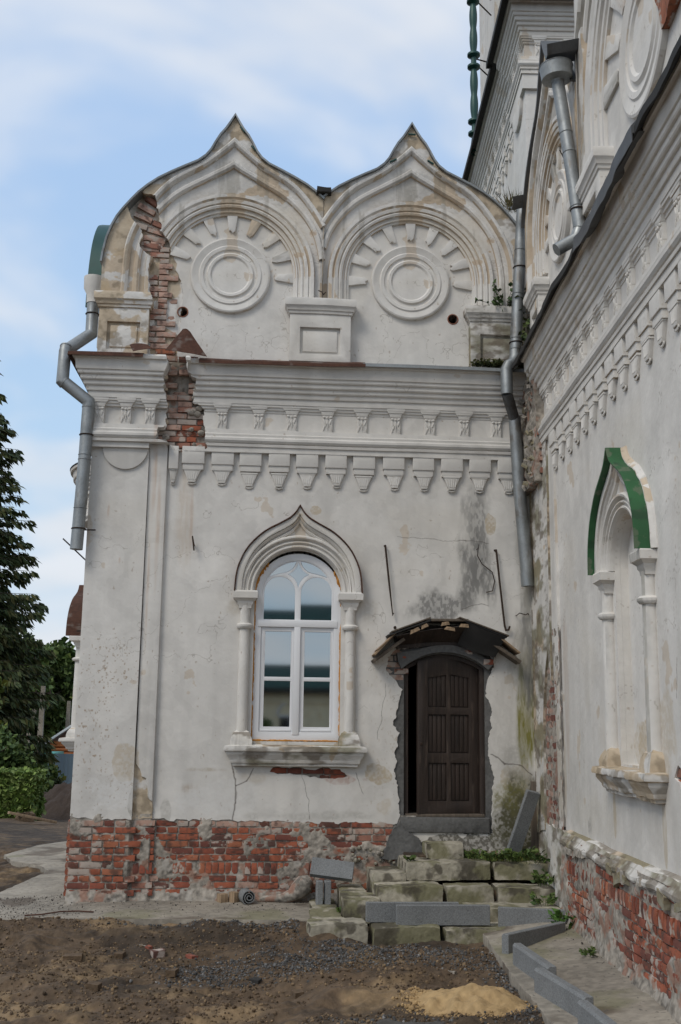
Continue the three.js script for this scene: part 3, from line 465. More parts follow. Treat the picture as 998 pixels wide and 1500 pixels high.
    const m = add(g, 'ray', boxUV(fin(slab(pts.reverse().map(([x, y]) => [-x, y]).reverse(), -0.01, 0.032, [], 0.003)), R() * 4, R() * 4), R() < 0.35 ? mat : inner); m.position.y = cy; m.rotation.z = a - Math.PI / 2;
  }
  add(g, 'coping', fin(sweep2(out.filter((_, i) => i % 2 === 0 || i === out.length - 1), [[0.0, 0.19], [0.022, 0.195], [0.024, 0.19], [0.026, -0.9]], -0.9)), coping);
  return g;
}
function pedestal(parent, x0, x1, y0, y1, z, mat, cutTool) {
  const w = x1 - x0, c = (q) => (cutTool ? cut(q, cutTool) : q), d = 0.11;
  const g = part(parent, 'pedestal'); g.position.set(0, 0, z);
  const px = [x0 + w * 0.17, x1 - w * 0.17], py = [y0 + (y1 - y0) * 0.12, y0 + (y1 - y0) * 0.55];
  add(g, 'block', fin(c(slab([[x0, y0], [x1, y0], [x1, y1 - 0.2], [x0, y1 - 0.2]], -0.02, d, [[[px[0], py[0]], [px[0], py[1]], [px[1], py[1]], [px[1], py[0]]]], 0.006))), mat);
  add(g, 'sunk_panel', fin(c(merge([box(px[0], px[1], py[0], py[1], -0.02, d - 0.05), slab([[px[0] + 0.04, py[0] + 0.04], [px[1] - 0.04, py[0] + 0.04], [px[1] - 0.04, py[1] - 0.04], [px[0] + 0.04, py[1] - 0.04]], 0, d - 0.03, [], 0.006)]))), mat);
  add(g, 'pedestal_cap', fin(merge([c(sweep([[x0, -0.02], [x0, d], [x1, d], [x1, -0.02]], [[0, y1 - 0.21], [0.015, y1 - 0.2], [0.02, y1 - 0.17], [0.035, y1 - 0.16], [0.045, y1 - 0.12], [0.065, y1 - 0.1], [0.07, y1 - 0.03], [0.06, y1], [0, y1 + 0.01]], { step: 0.1, wob: 0.006 })), c(box(x0 + 0.001, x1 - 0.001, y1 - 0.2, y1 + 0.008, -0.02, d))])), mat);
  return g;
}
const prism = (poly, z0, z1) => slab(THREE.ShapeUtils.area(poly.map(([x, y]) => new THREE.Vector2(x, y))) < 0 ? poly.slice().reverse() : poly, z0, z1);

// ================================================================ the front wing (wall plane z = 0, x to the right)
const wing = thing('church_wing', 'white plastered church wing with two keel gables, bare brick plinth and arched door', 'church wing');
const KB = [[0.26, 8.83], [0.44, 8.99], [0.64, 8.95], [0.66, 8.8], [0.75, 8.57], [0.74, 8.46], [0.88, 8.28], [0.95, 8.02], [1.02, 7.77], [1.05, 7.48], [1.02, 7.27], [1.05, 7.02], [1.01, 6.73], [0.97, 6.5], [0.67, 6.5], [0.67, 6.8], [0.64, 7.13], [0.71, 7.26], [0.68, 7.51], [0.62, 7.63], [0.62, 8.09], [0.47, 8.26], [0.52, 8.39], [0.33, 8.64]];
const CB = [[0.89, 6.8], [0.91, 6.56], [0.87, 6.44], [0.9, 6.28], [0.88, 6.22], [0.9, 6.16], [0.95, 6.04], [0.9, 5.92], [0.92, 5.8], [0.83, 5.71], [0.83, 5.6], [0.97, 5.56], [1.06, 5.52], [1.16, 5.49], [1.42, 5.52], [1.43, 5.65], [1.44, 5.77], [1.39, 5.93], [1.41, 6.05], [1.33, 6.11], [1.23, 6.15], [1.25, 6.27], [1.28, 6.41], [1.18, 6.53], [1.17, 6.8]];
const CEM = [[3.93, 0.86], [3.94, 1.19], [3.89, 1.45], [3.9, 1.8], [3.94, 1.98], [3.88, 2.11], [3.91, 2.27], [3.98, 2.53], [3.89, 2.63], [3.77, 2.73], [3.78, 2.92], [3.91, 3.03], [4.5, 3.09], [5.1, 3.02], [5.14, 2.81], [5.05, 2.65], [5.04, 2.44], [5.1, 2.31], [5.09, 2.1], [5.06, 1.92], [5.07, 1.66], [5.12, 1.46], [5.1, 1.1], [5.09, 0.78]];
const kbJ = jag(KB, 0.035, 0.03, 61), cbJ = jag(CB, 0.03, 0.034, 63), cemJ = jag(CEM, 0.02, 0.024, 65);
const kbTool = prism(kbJ, -0.045, 1), cbTool = prism(cbJ, -0.2, 1);
const WX = 2.655;                                             // window axis
const winHole = (r, y0) => [[WX - r, y0], [WX + r, y0], ...arcPts(WX, 3.70, r, 0, Math.PI, 28)];
const doorHole = (x0, x1, y0, ys, yt) => { const w = (x1 - x0) / 2, h = yt - ys, R = (w * w + h * h) / (2 * h), c = (x0 + x1) / 2, a = Math.asin(w / R); return [[x0, y0], [x1, y0], ...arcPts(c, yt - R, R, Math.PI / 2 - a, Math.PI / 2 + a, 14)]; };
const DOOR = doorHole(4.0, 5.02, 1.0, 2.80, 2.97);
// structural core behind the plaster
add(wing, 'wall_core', fin(merge([
  slab([[0.02, -0.3], [5.7, -0.3], [5.7, 6.65], [0.02, 6.65]], -0.6, -0.05, [winHole(0.555, 1.84).reverse(), DOOR.slice().reverse()]),
  box(0.02, 0.5, -0.3, 6.6, -9, -0.6), box(5.25, 5.72, -0.3, 6.6, -9, -0.6), box(0.5, 5.25, -0.3, 6.6, -9, -8.6), box(0.5, 5.25, 6.2, 6.55, -8.6, -0.6), box(0.5, 5.25, -0.3, 0.9, -8.6, -0.6), box(0.02, 0.70, 0.0, 6.6, -0.05, 0.05),
])), M.mortar);
// plaster coat: ragged along the foot, open at window, door repair and the broken cornice
const foot = jag([[0.93, 0.93], [1.6, 0.925], [2.3, 0.93], [3.0, 0.90], [3.6, 0.90], [3.97, 0.92]], 0.04, 0.028, 71, false);
const sillHole = jag([[2.35, 1.50], [2.7, 1.47], [3.1, 1.43], [3.3, 1.46], [3.2, 1.54], [2.4, 1.56]], 0.05, 0.02, 75);
const plasterOutline = [...foot, ...cemJ.slice(0, 0), [3.97, 0.90], [3.97, 0.4], [5.72, 0.4], [5.72, 6.60], [0.93, 6.60]];
const wallPlaster = cut(cut(slab(plasterOutline, -0.045, 0, [winHole(0.545, 1.80).reverse()]), prism(cemJ, -1, 1)), prism(jag(sillHole, 0.05, 0.01, 3), -1, 1));
add(wing, 'wall_plaster', fin(cut(wallPlaster, cbTool)), M.facade);
// door repair in grey cement, with old brick showing at its upper left
const cem2 = cemJ.map(([x, y]) => [4.5 + (x - 4.5) * 1.03, y < 1 ? 0.56 : 1.9 + (y - 1.9) * 1.01]);
add(wing, 'cement_repair', fin(cut(slab(cem2.slice().reverse(), -0.06, -0.02), prism(DOOR, -1, 1))), M.cement);
const chip = part(wing, 'chipped_brickwork');
courses(chip, 3.74, 4.02, 2.55, 3.03, (x, y) => inside([[3.76, 2.72], [3.88, 2.60], [3.97, 2.72], [3.95, 2.95], [3.86, 3.03], [3.76, 2.95]], x, y), () => -0.012, (x, y, r) => (r < 0.6 ? 6 : 4), 1201);
const sub = part(wing, 'bricks_below_sill');
courses(sub, 2.3, 3.35, 1.40, 1.58, (x, y) => inside(sillHole, x, y), () => -0.022, (x, y, r) => (r < 0.5 ? 1 : r < 0.8 ? 2 : 4), 1211);
// corner pilaster with sunk face and hanging tongue
const pil = part(wing, 'corner_pilaster');
const pilFoot = jag([[0.0, 0.97], [0.1, 0.945], [0.3, 0.94], [0.72, 0.935]], 0.04, 0.024, 81, false);
const tongue = [[0.0, 5.5], [0.12, 5.5], [0.14, 5.5], ...arcPts(0.425, 5.5, 0.285, Math.PI, 2 * Math.PI, 26), [0.72, 5.5]];
add(pil, 'pilaster_face', fin(slab([...pilFoot, [0.72, 6.5], [0, 6.5]], 0.03, 0.085)), M.facade);
add(pil, 'tongue', fin(slab([[0.0, 5.49], ...tongue.slice(1), [0.725, 5.49], [0.725, 5.60], [0.0, 5.60]].filter((p, i, a) => i === 0 || Math.hypot(p[0] - a[i - 1][0], p[1] - a[i - 1][1]) > 1e-3), 0.08, 0.115, [], 0.005)), M.facade);
const strip = jag([[0.72, 1.75], [0.75, 1.6], [0.80, 1.42], [0.86, 1.40], [0.9, 1.2], [0.95, 1.15]], 0.04, 0.02, 85, false);
add(pil, 'edge_strip', fin(cut(slab([...strip, [0.95, 6.5], [0.72, 6.5]], -0.02, 0.055, [], 0.006), cbTool)), M.facade);
add(pil, 'worn_edge', fin(rough(slab(jag([[0.71, 0.93], [0.95, 0.95], [0.95, 1.2], [0.86, 1.45], [0.72, 1.78]], 0.05, 0.012, 87), -0.02, 0.03), 0.008, 22, 9)), M.ochre);
// left return of the wing
add(wing, 'side_wall_plaster', fin(merge([box(-0.001, 0.03, 0.95, 6.6, -9, 0.084)])), M.plaster);

// plinth of bare brick in crumbling mortar
const plinth = add(wing, 'plinth', panel(0.0, 4.15, -0.12, 1.0, 0.016, (x, y) => {
  const pz = x < 0.72 ? 0.073 : x < 0.95 ? 0.030 : -0.0135, n = fbm(x * 3.1, y * 3.6, 5, 601), f = fbm(x * 16, y * 16, 3, 607) - 0.5;
  let cov = smooth(0.56, 0.66, n + 0.34 * Math.exp(-(((x - 0.42) / 0.3) ** 2 + ((y - 0.42) / 0.2) ** 2)) + 0.30 * Math.exp(-(((x - 1.1) / 0.3) ** 2 + ((y - 0.45) / 0.2) ** 2)) + 0.34 * Math.exp(-(((x - 2.65) / 0.25) ** 2 + ((y - 0.3) / 0.2) ** 2)) + 0.30 * Math.exp(-(((x - 3.3) / 0.4) ** 2 + ((y - 0.45) / 0.3) ** 2)) + 0.2 * Math.exp(-(((x - 1.9) / 0.5) ** 2 + ((y - 0.08) / 0.12) ** 2)) - 0.06);
  const flare = Math.max(0, 0.14 - y) * 0.45 * (0.5 + fbm(x * 5, 1, 3, 611));
  const g = (fbm(x * 45, y * 45, 3, 617) - 0.5) * 0.02;
  return pz + cov * 0.019 + f * 0.012 + g * 0.7 + flare;
}), M.mortar);
add(plinth, 'corner_mortar', fin(rough(new THREE.BoxGeometry(0.05, 1.05, 0.5, 1, 24, 10).translate(0.018, 0.46, -0.19), 0.012, 12, 13)), M.mortar);
const brickTone = (x, y, r) => { const l = fbm(x * 1.7, y * 2.2, 3, 621); if (y > 0.85 && r < 0.5) return 6; if (l > 0.58) return r < 0.6 ? 4 : r < 0.7 ? 6 : 1; return r < 0.42 ? 0 : r < 0.68 ? 1 : r < 0.82 ? 3 : r < 0.93 ? 2 : 5; };
courses(plinth, 0.0, 0.74, 0.06, 0.93, (x, y) => true, () => 0.088, brickTone, 1301);
courses(plinth, 0.74, 4.0, 0.06, 0.50, (x, y) => y < 0.29 || y > 0.47, (x) => (x < 0.95 ? 0.045 : 0.004), brickTone, 1303);
{ const R = rng(1305); for (let x = 0.79; x < 3.2; x += 0.078) if (R() < 0.86) { const b = brick(plinth, x, 0.375, 0.004 + (R() - 0.5) * 0.014 + (x < 0.95 ? 0.04 : 0), 0.125, 0.067, Math.floor(R() * 4), brickTone(x, 0.4, R())); b.rotation.z = Math.PI / 2; } }
courses(plinth, 0.74, 4.0, 0.455, 0.93, (x, y) => true, (x) => (x < 0.95 ? 0.045 : 0.002), brickTone, 1307);
for (let i = 0; i < 11; i++) { const b = brick(plinth, -0.005, 0.1 + i * 0.079, 0, i % 2 ? 0.122 : 0.25, 0.067, i % 4, [0, 1, 3, 0, 4][i % 5]); b.rotation.y = -Math.PI / 2; b.position.set(0.0, 0.1 + i * 0.079, 0.08 - (i % 2 ? 0.061 : 0.125) - 0.006); }

// broken cornice: bare brick courses stepping back into the wall
const broken = add(wing, 'broken_cornice', panel(0.74, 1.50, 5.42, 6.72, 0.02, (x, y) => -0.075 + (fbm(x * 9, y * 9, 4, 631) - 0.5) * 0.06 + Math.max(0, y - 6.2) * 0.22), M.mortar);
courses(broken, 0.78, 1.5, 5.46, 6.72, (x, y) => inside(CB, x, y) || inside(CB, x, y + 0.03) || inside(CB, x + 0.05, y), (x, y) => -0.012 + Math.max(0, y - 6.15) * 0.30 - (x > 0.93 && x < 1.12 && y > 6.1 ? 0.10 : 0) + (hash(Math.round(x * 20), Math.round(y * 13), 3) - 0.5) * 0.05, (x, y, r) => (y > 6.1 ? (r < 0.65 ? 6 : r < 0.9 ? 4 : 2) : x > 1.15 ? (r < 0.45 ? 0 : r < 0.7 ? 4 : 1) : (r < 0.4 ? 4 : r < 0.9 ? 6 : 1)), 1401);
{ const R = rng(77); for (let i = 0; i < 26; i++) { const e = i % 2, y = 5.55 + R() * 1.1, x = e ? 0.86 + R() * 0.06 : 1.22 + R() * 0.16; const b = add(broken, 'plaster_crumb', fin(rough(new THREE.IcosahedronGeometry(0.03 + R() * 0.03, 1).scale(1, 0.8, 0.8), 0.014, 22, i), 0.9), e && R() < 0.6 ? M.dirty : M.mortar); b.position.set(x, y, -0.02 + Math.max(0, y - 6.15) * 0.4 + R() * 0.03); } }

// entablature
const wingPath = [[0, -9], [0, 0.1], [0.95, 0.1], [0.95, 0], [5.75, 0]];
entablature(wing, 6.65, wingPath, [
  { o: [0, 0.1], a: 0, brackets: [0.075, 0.40, 0.71] },
  { o: [0, 0], a: 0, brackets: [1.63, 2.09, 2.53, 2.98, 3.43, 3.88, 4.32, 4.79, 5.22], corbels: [1.285, 1.65, 2.015, 2.38, 2.74, 3.10, 3.475, 3.86, 4.24, 4.615, 4.985, 5.36] },
  { o: [0, -9], a: -Math.PI / 2, brackets: [9.0 - 0.2, 8.4, 7.9], corbels: [] },
], M.facade, { cutTool: cbTool, seed: 5, bandPaths: [[[0.97, 0.0], [5.75, 0.0]], [[0, -9], [0, 0.085], [0.72, 0.085]]] });
{ const k = place(add(wing, 'corbel', fin(bevelBox(-0.06, 0.06, -1.40, -1.10, -0.01, 0.07, 0.006)), M.facade), { o: [1.03, 0], a: 0 }, 0, 6.65); const pd = add(k, 'pendant', geoPendant, M.facade); pd.scale.x = 0.45; }
add(wing, 'frieze_back', fin(cut(box(0.03, 5.74, 5.6, 6.64, -0.03, 0.012), cbTool)), M.facade);
// eaves flashing: rusted on the left, zinc on the right
const flashProf = (o = 0) => [[0.24, 6.665], [0.300, 6.635 + o], [0.308, 6.605 + o], [0.315, 6.605 + o], [0.308, 6.65 + o], [0.24, 6.68], [0.0, 6.74]];
add(wing, 'eaves_flashing', fin(sweep([[0, -9], [0, 0.1], [0.62, 0.1]], flashProf(), { wob: 0.008, wall: -0.1 })), M.rust);
add(wing, 'eaves_flashing', fin(rough(sweep([[1.32, 0], [2.0, 0], [2.75, 0], [3.45, 0]], flashProf(-0.01), { step: 0.12, wob: 0.01, wall: -0.1, seed: 4 }), 0.012, 4, 8)), M.rust);
add(wing, 'eaves_flashing', fin(sweep([[3.42, 0], [5.7, 0]], flashProf(0.01), { wob: 0.006, wall: -0.1, seed: 9 })), M.zinc);
function sheet(pts, t, bend, seed) { const g = new THREE.PlaneGeometry(1, 1, 10, 10), p = g.attributes.position, [A, B, C, D] = pts.map((v) => new THREE.Vector3(...v)), n = B.clone().sub(A).cross(D.clone().sub(A)).normalize(), rows = [];
  for (let k = 0; k < 2; k++) for (let j = 0; j <= 10; j++) { const r = []; for (let i = 0; i <= 10; i++) { const u = i / 10, v = j / 10, q = A.clone().multiplyScalar((1 - u) * (1 - v)).addScaledVector(B, u * (1 - v)).addScaledVector(C, u * v).addScaledVector(D, (1 - u) * v); q.addScaledVector(n, bend * Math.sin(Math.PI * u) * (0.6 + 0.4 * v) + (fbm(u * 4, v * 4, 3, seed) - 0.5) * bend * 0.6 + k * t); r.push(q); } rows.push(r); }
  const pos = [], tri = (a, b, c) => pos.push(a.x, a.y, a.z, b.x, b.y, b.z, c.x, c.y, c.z), N = 11;
  for (let j = 0; j < 10; j++) for (let i = 0; i < 10; i++) { for (const o of [0, N]) { const a = rows[o + j][i], b = rows[o + j][i + 1], c = rows[o + j + 1][i + 1], d = rows[o + j + 1][i]; if (o) { tri(a, b, c); tri(a, c, d); } else { tri(a, c, b); tri(a, d, c); } } }
  const rim = []; for (let i = 0; i < 10; i++) rim.push([0, i, 0, i + 1]); for (let j = 0; j < 10; j++) rim.push([j, 10, j + 1, 10]); for (let i = 10; i > 0; i--) rim.push([10, i, 10, i - 1]); for (let j = 10; j > 0; j--) rim.push([j, 0, j - 1, 0]);
  for (const [a, b, c, d] of rim) { const P = rows[a][b], Q = rows[c][d], R = rows[N + c][d], S = rows[N + a][b]; tri(P, Q, R); tri(P, R, S); }
  const h = new THREE.BufferGeometry(); h.setAttribute('position', new THREE.Float32BufferAttribute(pos, 3)); return fin(h, 0.7); }
add(wing, 'rusted_sheet', sheet([[0.88, 6.74, 0.30], [1.42, 6.66, 0.34], [1.19, 7.02, 0.24], [1.09, 7.07, 0.20]], 0.006, 0.035, 3), M.rust);
add(wing, 'rusted_sheet', sheet([[0.50, 6.66, 0.44], [0.74, 6.72, 0.40], [0.67, 6.79, 0.34], [0.44, 6.78, 0.36]], 0.005, 0.02, 5), M.rust);
add(wing, 'eaves_ledge', fin(merge([box(0.0, 0.9, 6.55, 6.69, -0.5, 0.24), box(1.2, 5.7, 6.55, 6.68, -0.5, 0.2)])), M.dirty);

// kokoshnik tier
const drains = [[1.06, 7.385, 0.064], [4.65, 7.425, 0.064]];
kokoshnik(wing, { cx: 1.67, wl: 1.67, wr: 1.215, mat: M.dirty, rimMat: M.ochre, inner: M.plaster, cutTool: kbTool, petalSkip: [8], holes: [drains[0]] });
kokoshnik(wing, { cx: 4.075, wl: 1.185, wr: 1.6, mat: M.dirty, rimMat: M.ochre, inner: M.plaster, holes: [drains[1]] });
for (const [x, y, r] of drains) { const q = add(wing, 'drain_hole', fin(merge([clean(new THREE.CylinderGeometry(r, r, 0.28, 20, 1, true).rotateX(Math.PI / 2).translate(x, y, -0.14)), clean(new THREE.CircleGeometry(r, 20).translate(x, y, -0.28))]), 0.8), M.clay); add(q, 'drain_rim', fin(clean(new THREE.TorusGeometry(r + 0.004, 0.008, 6, 20).translate(x, y, 0.0))), M.clay); }
pedestal(wing, 0.0, 0.64, 6.69, 7.56, 0.03, M.ochre, kbTool.clone().translate(0, 0, -0.03));
pedestal(wing, 2.47, 3.27, 6.72, 7.57, 0.03, M.plaster);
pedestal(wing, 4.86, 5.66, 6.72, 7.56, 0.02, M.mossy);
const gap = add(wing, 'broken_gable', fin(rough(prism(kbJ.map(([x, y]) => [x, Math.max(6.58, y)]), -0.14, -0.012), 0.008, 9, 3)), M.ochre);
courses(gap, 0.2, 1.15, 6.62, 8.4, (x, y) => inside(KB, x, y) && inside(KB, x + 0.07, y) && Math.hypot(x - 1.06, y - 7.385) > 0.15, (x) => (x > 0.86 ? -0.004 : 0.03), (x, y, r) => (r < 0.78 ? 6 : r < 0.96 ? 4 : 3), 1501);
for (let i = 0; i < 9; i++) for (let j = 0; j < 2; j++) { const a = Math.PI * (0.97 - i * 0.032), r = 1.30 - j * 0.26 - (i % 2) * 0.02, x = 1.67 + Math.cos(a) * r, y = 7.93 + Math.sin(a) * r + 0.25; if (inside(KB, x, y)) { const b = brick(gap, x, y, 0.06 - j * 0.02, 0.25, 0.067, (i + j) % 4, [6, 4, 6, 6, 4, 6][(i * 2 + j) % 6]); b.rotation.z = a + Math.PI; } }
add(wing, 'valley_stone', fin(rough(new THREE.BoxGeometry(0.2, 0.07, 0.5, 4, 2, 4).translate(2.885, 9.09, 0.0), 0.02, 14, 3)), M.tar);
add(wing, 'valley_drip', fin(tube([[2.84, 7.70, 0.14], [2.88, 7.66, 0.19], [2.9, 7.62, 0.2], [2.93, 7.66, 0.19]], 0.008, 6)), M.iron);
add(wing, 'valley_joint', fin(rough(box(2.855, 2.915, 7.58, 8.9, -0.02, 0.07), 0.01, 12, 41)), M.dirty);
for (const [x, y, r] of [[1.77, 9.95, 0.9], [1.93, 9.68, 0.8], [4.075, 10.0, 0], [4.33, 9.60, 0.6], [3.82, 9.60, -0.5]]) { const m = add(wing, 'coping_clip', fin(bevelBox(-0.05, 0.05, -0.008, 0.008, -0.01, 0.02, 0.003)), M.teal); m.position.set(x, y, 0.17); m.rotation.z = -r; }
// roofs behind the gables
add(wing, 'roof', fin(merge([slab([[0.2, 6.7], [5.6, 6.7], [5.2, 8.3], [2.9, 8.7], [0.7, 8.3]], -8.6, -0.76)])), M.teal);
// left-hand side gable, its green sheet cap proud of the wall
const sideCap = add(wing, 'side_gable', fin(slab(KEEL.map(([x, y]) => [x, y]).slice(6).map(([x, y]) => [x - 2.0, 7.75 + y]).concat([[-0.32, 7.0], [-1.0, 7.0]]).reverse(), -0.08, 0.10)), M.dirty); sideCap.rotation.y = -Math.PI / 2; sideCap.position.set(0, 0, -0.1);
const capPts = curve([[-0.30, 7.55], [-0.33, 7.9], [-0.40, 8.25], [-0.55, 8.60], [-0.85, 8.95], [-1.2, 9.15]], 18).reverse();
const cap = add(sideCap, 'green_cap', fin(sweep2(capPts, [[0.0, 0.27], [0.02, 0.275], [0.03, 0.27], [0.035, -0.2]], -0.2)), M.teal);

// -------- window
const win = part(wing, 'window'); win.position.set(WX, 0, -0.085);
const frameOuter = (r, y0) => [[-r, y0], [r, y0], ...arcPts(0, 3.665, r, 0, Math.PI, 32)];
const lightL = (s) => { const c = s * 0.232, r = 0.195; return [[c - r, 3.37], [c + r, 3.37], ...arcPts(c, 3.715, r, 0, Math.PI, 18)]; };
const q4 = (a, b, c, n = 8) => Array.from({ length: n }, (_, i) => { const t = i / n; return [(1 - t) ** 2 * a[0] + 2 * t * (1 - t) * b[0] + t * t * c[0], (1 - t) ** 2 * a[1] + 2 * t * (1 - t) * b[1] + t * t * c[1]]; });
const star = [...q4([0, 3.77], [0.02, 3.90], [0.135, 3.945]), ...q4([0.135, 3.945], [0.03, 3.98], [0, 4.10]), ...q4([0, 4.10], [-0.03, 3.98], [-0.135, 3.945]), ...q4([-0.135, 3.945], [-0.02, 3.90], [0, 3.77])];
const sideLight = (s) => { const a = 0.44, arc = arcPts(0, 3.665, a, 0.60, 1.50, 10); const p = [...arc, ...q4([0.032, 4.10], [0.06, 3.995], [0.165, 3.965], 6), ...q4([0.165, 3.965], [0.26, 3.95], [0.35, 3.915], 5)]; return p.map(([x, y]) => [s * x, y]); };
const cw = (p) => (THREE.ShapeUtils.area(p.map(([x, y]) => new THREE.Vector2(x, y))) > 0 ? p.slice().reverse() : p), ccw = (p) => cw(p).slice().reverse();
const upper = [lightL(-1), lightL(1), star, sideLight(-1), sideLight(1)];
const sash = (x0, x1) => [[x0, 1.985], [x1, 1.985], [x1, 3.275], [x0, 3.275]];
const fr = add(win, 'frame', fin(merge([slab(frameOuter(0.546, 1.88), -0.03, 0.04, [cw(frameOuter(0.455, 1.985).filter(([x, y]) => y <= 10))], 0.005), bevelBox(-0.04, 0.04, 1.95, 3.35, -0.025, 0.05, 0.006), bevelBox(-0.50, 0.50, 3.275, 3.36, -0.025, 0.052, 0.006)])), M.pvc);
add(win, 'tracery', fin(slab(frameOuter(0.46, 3.33), -0.02, 0.03, upper.map(cw), 0.006)), M.pvc);
for (const s of [-1, 1]) {
  const x0 = s < 0 ? -0.455 : 0.04, x1 = s < 0 ? -0.04 : 0.455;
  const sa = add(win, 'casement', fin(merge([slab([[x0, 1.985], [x1, 1.985], [x1, 3.275], [x0, 3.275]], -0.02, 0.02, [cw([[x0 + 0.055, 2.045], [x1 - 0.035, 2.045], [x1 - 0.035, 3.22], [x0 + 0.055, 3.22]])], 0.006), bevelBox(x0 + 0.05, x1 - 0.03, 2.605, 2.655, -0.018, 0.022, 0.006), bevelBox(x0 + 0.02, x1 - 0.02, 1.99, 2.012, 0.0, 0.034, 0.004)])), M.pvc);
  for (const [a, b] of [[2.04, 2.61], [2.65, 3.225]]) { const pa = add(sa, 'pane', fin(box(x0 + 0.05, x1 - 0.03, a, b, -0.006, -0.001)), M.glass); pa.rotation.y = s * 0.004 + (a - 2.3) * 0.006; }
}
for (const h of upper) { const c = [0, 0]; const pa = add(win, 'pane', fin(slab(ccw(h.map(([x, y]) => [x * 1.01, y - 3.36])), -0.004, 0)), M.glass); pa.position.set(0, 3.36, 0.012); pa.rotation.x = 0.036 + h[0][0] * 0.008; pa.rotation.y = h[0][0] * 0.01; }
{ const R = rng(91), foamPts = (pts, r) => pts.map((p, i) => { const m = fin(rough(new THREE.IcosahedronGeometry(r * (0.7 + R() * 0.8), 1).scale(p[3] ? 2.4 : 0.7, p[3] ? 0.5 : 2.1, 0.7), r * 0.5, 40, i), 1); m.translate(p[0], p[1], p[2]); return m; });
  const L = []; for (let y = 1.95; y < 3.6; y += 0.045) { if (fbm(y * 3, 1, 2, 5) > 0.36) L.push([-0.545, y, 0.04]); if (fbm(y * 2.6, 9, 2, 5) > 0.36) L.push([0.546, y, 0.04]); }
  for (let a = 0.2; a < 3.0; a += 0.09) if (a < 0.6 || a > 2.3) L.push([Math.cos(a) * 0.546, 3.675 + Math.sin(a) * 0.546, 0.04]);
  for (let x = -0.52; x < 0.53; x += 0.05) L.push([x, 1.878, 0.045, 1]);
  const f = foamPts(L, 0.019); add(win, 'foam_seal', boxUV(toCreasedNormals(merge(f), 1)), M.foam); }
add(win, 'reveal', fin(merge([sweep2([[-0.555, 1.84], [-0.555, 3.70], ...arcPts(0, 3.70, 0.555, Math.PI, 0, 24).slice(1), [0.555, 1.84]], [[0.0, 0.075], [0.02, 0.075]], -0.45), box(-0.56, 0.56, 1.72, 1.868, -0.45, 0.085)])), M.dirty);
surround(wing, WX, 1, M.plaster, M.rust, { sillMat: M.mossy });

// -------- door, standing ajar
const door = part(wing, 'door');
const frD = (d) => doorHole(4.0 + d, 5.02 - d, 1.0 + d * 0.3, 2.80 - d * 0.3, 2.97 - d);
add(door, 'door_frame', fin(slab(frD(0.0), -0.20, -0.06, [cw(frD(0.06))], 0.006)), M.wood);
const leaf = part(door, 'door_leaf'); leaf.position.set(4.955, 0, -0.15); leaf.rotation.y = 0.16;
{ const w = 0.80, oy = (x) => 2.805 + 0.13 * (1 - ((x + 0.43) / 0.5) ** 2), top = Array.from({ length: 13 }, (_, i) => { const x = -i / 12 * w; return [x, oy(x)]; });
  const rows = [[1.17, 1.63], [1.75, 2.22], [2.31, 2.72]], cols = [[-0.66, -0.425], [-0.365, -0.13]];
  const holes = []; rows.forEach(([a, b], r) => cols.forEach(([l, q]) => holes.push([[l, a], [q, a], [q, r === 2 ? b - (l < -0.5 ? 0.01 : 0.04) : b], [l, r === 2 ? b - (l < -0.5 ? 0.05 : 0.0) : b]])));
  add(leaf, 'stiles_and_rails', fin(slab([[-w, 1.02], [0, 1.02], ...top], -0.025, 0.025, holes.map(cw), 0.005)), M.wood);
  holes.forEach((h) => { const x0 = h[0][0], x1 = h[1][0], y0 = h[0][1], y1 = Math.max(h[2][1], h[3][1]); const L = [box(x0 - 0.005, x1 + 0.005, y0 - 0.005, y1 + 0.005, -0.02, -0.006)]; for (let k = 0; k < 4; k++) { const a = mix(x0, x1, k / 4) + 0.006, b = mix(x0, x1, (k + 1) / 4) - 0.006; L.push(bevelBox(a, b, y0 + 0.012, y1 - 0.012, -0.012, 0.008, 0.005)); } add(leaf, 'panel', fin(merge(L)), M.wood); });
  add(leaf, 'handle_plate', fin(lathe([[0, 0], [0.018, 0], [0.018, 0.012], [0, 0.014]], 12).rotateX(Math.PI / 2).translate(-0.755, 1.86, 0.025)), M.iron); }
add(door, 'threshold', fin(rough(merge([bevelBox(3.96, 5.06, 0.80, 0.985, -0.25, 0.03, 0.012)]), 0.01, 9, 17)), M.cement);
add(door, 'sill_board', fin(bevelBox(4.02, 5.0, 0.985, 1.02, -0.2, -0.01, 0.005)), M.oldWood);
add(door, 'lintel', fin(rough(slab([...arcPts(4.51, 2.19, 0.80, Math.PI * 0.74, Math.PI * 0.26, 14), [5.12, 2.84], [5.13, 2.95], ...arcPts(4.51, 2.16, 0.92, Math.PI * 0.27, Math.PI * 0.73, 14), [3.90, 2.97], [3.92, 2.87]].reverse(), -0.03, 0.05), 0.006, 20, 21)), M.cement);
{ const L = part(door, 'lintel_bricks'); brick(L, 5.06, 2.88, 0.062, 0.122, 0.067, 1, 1); brick(L, 4.82, 3.0, 0.054, 0.122, 0.067, 2, 2).rotation.z = -0.15; brick(L, 4.0, 2.92, 0.056, 0.05, 0.03, 0, 1); }
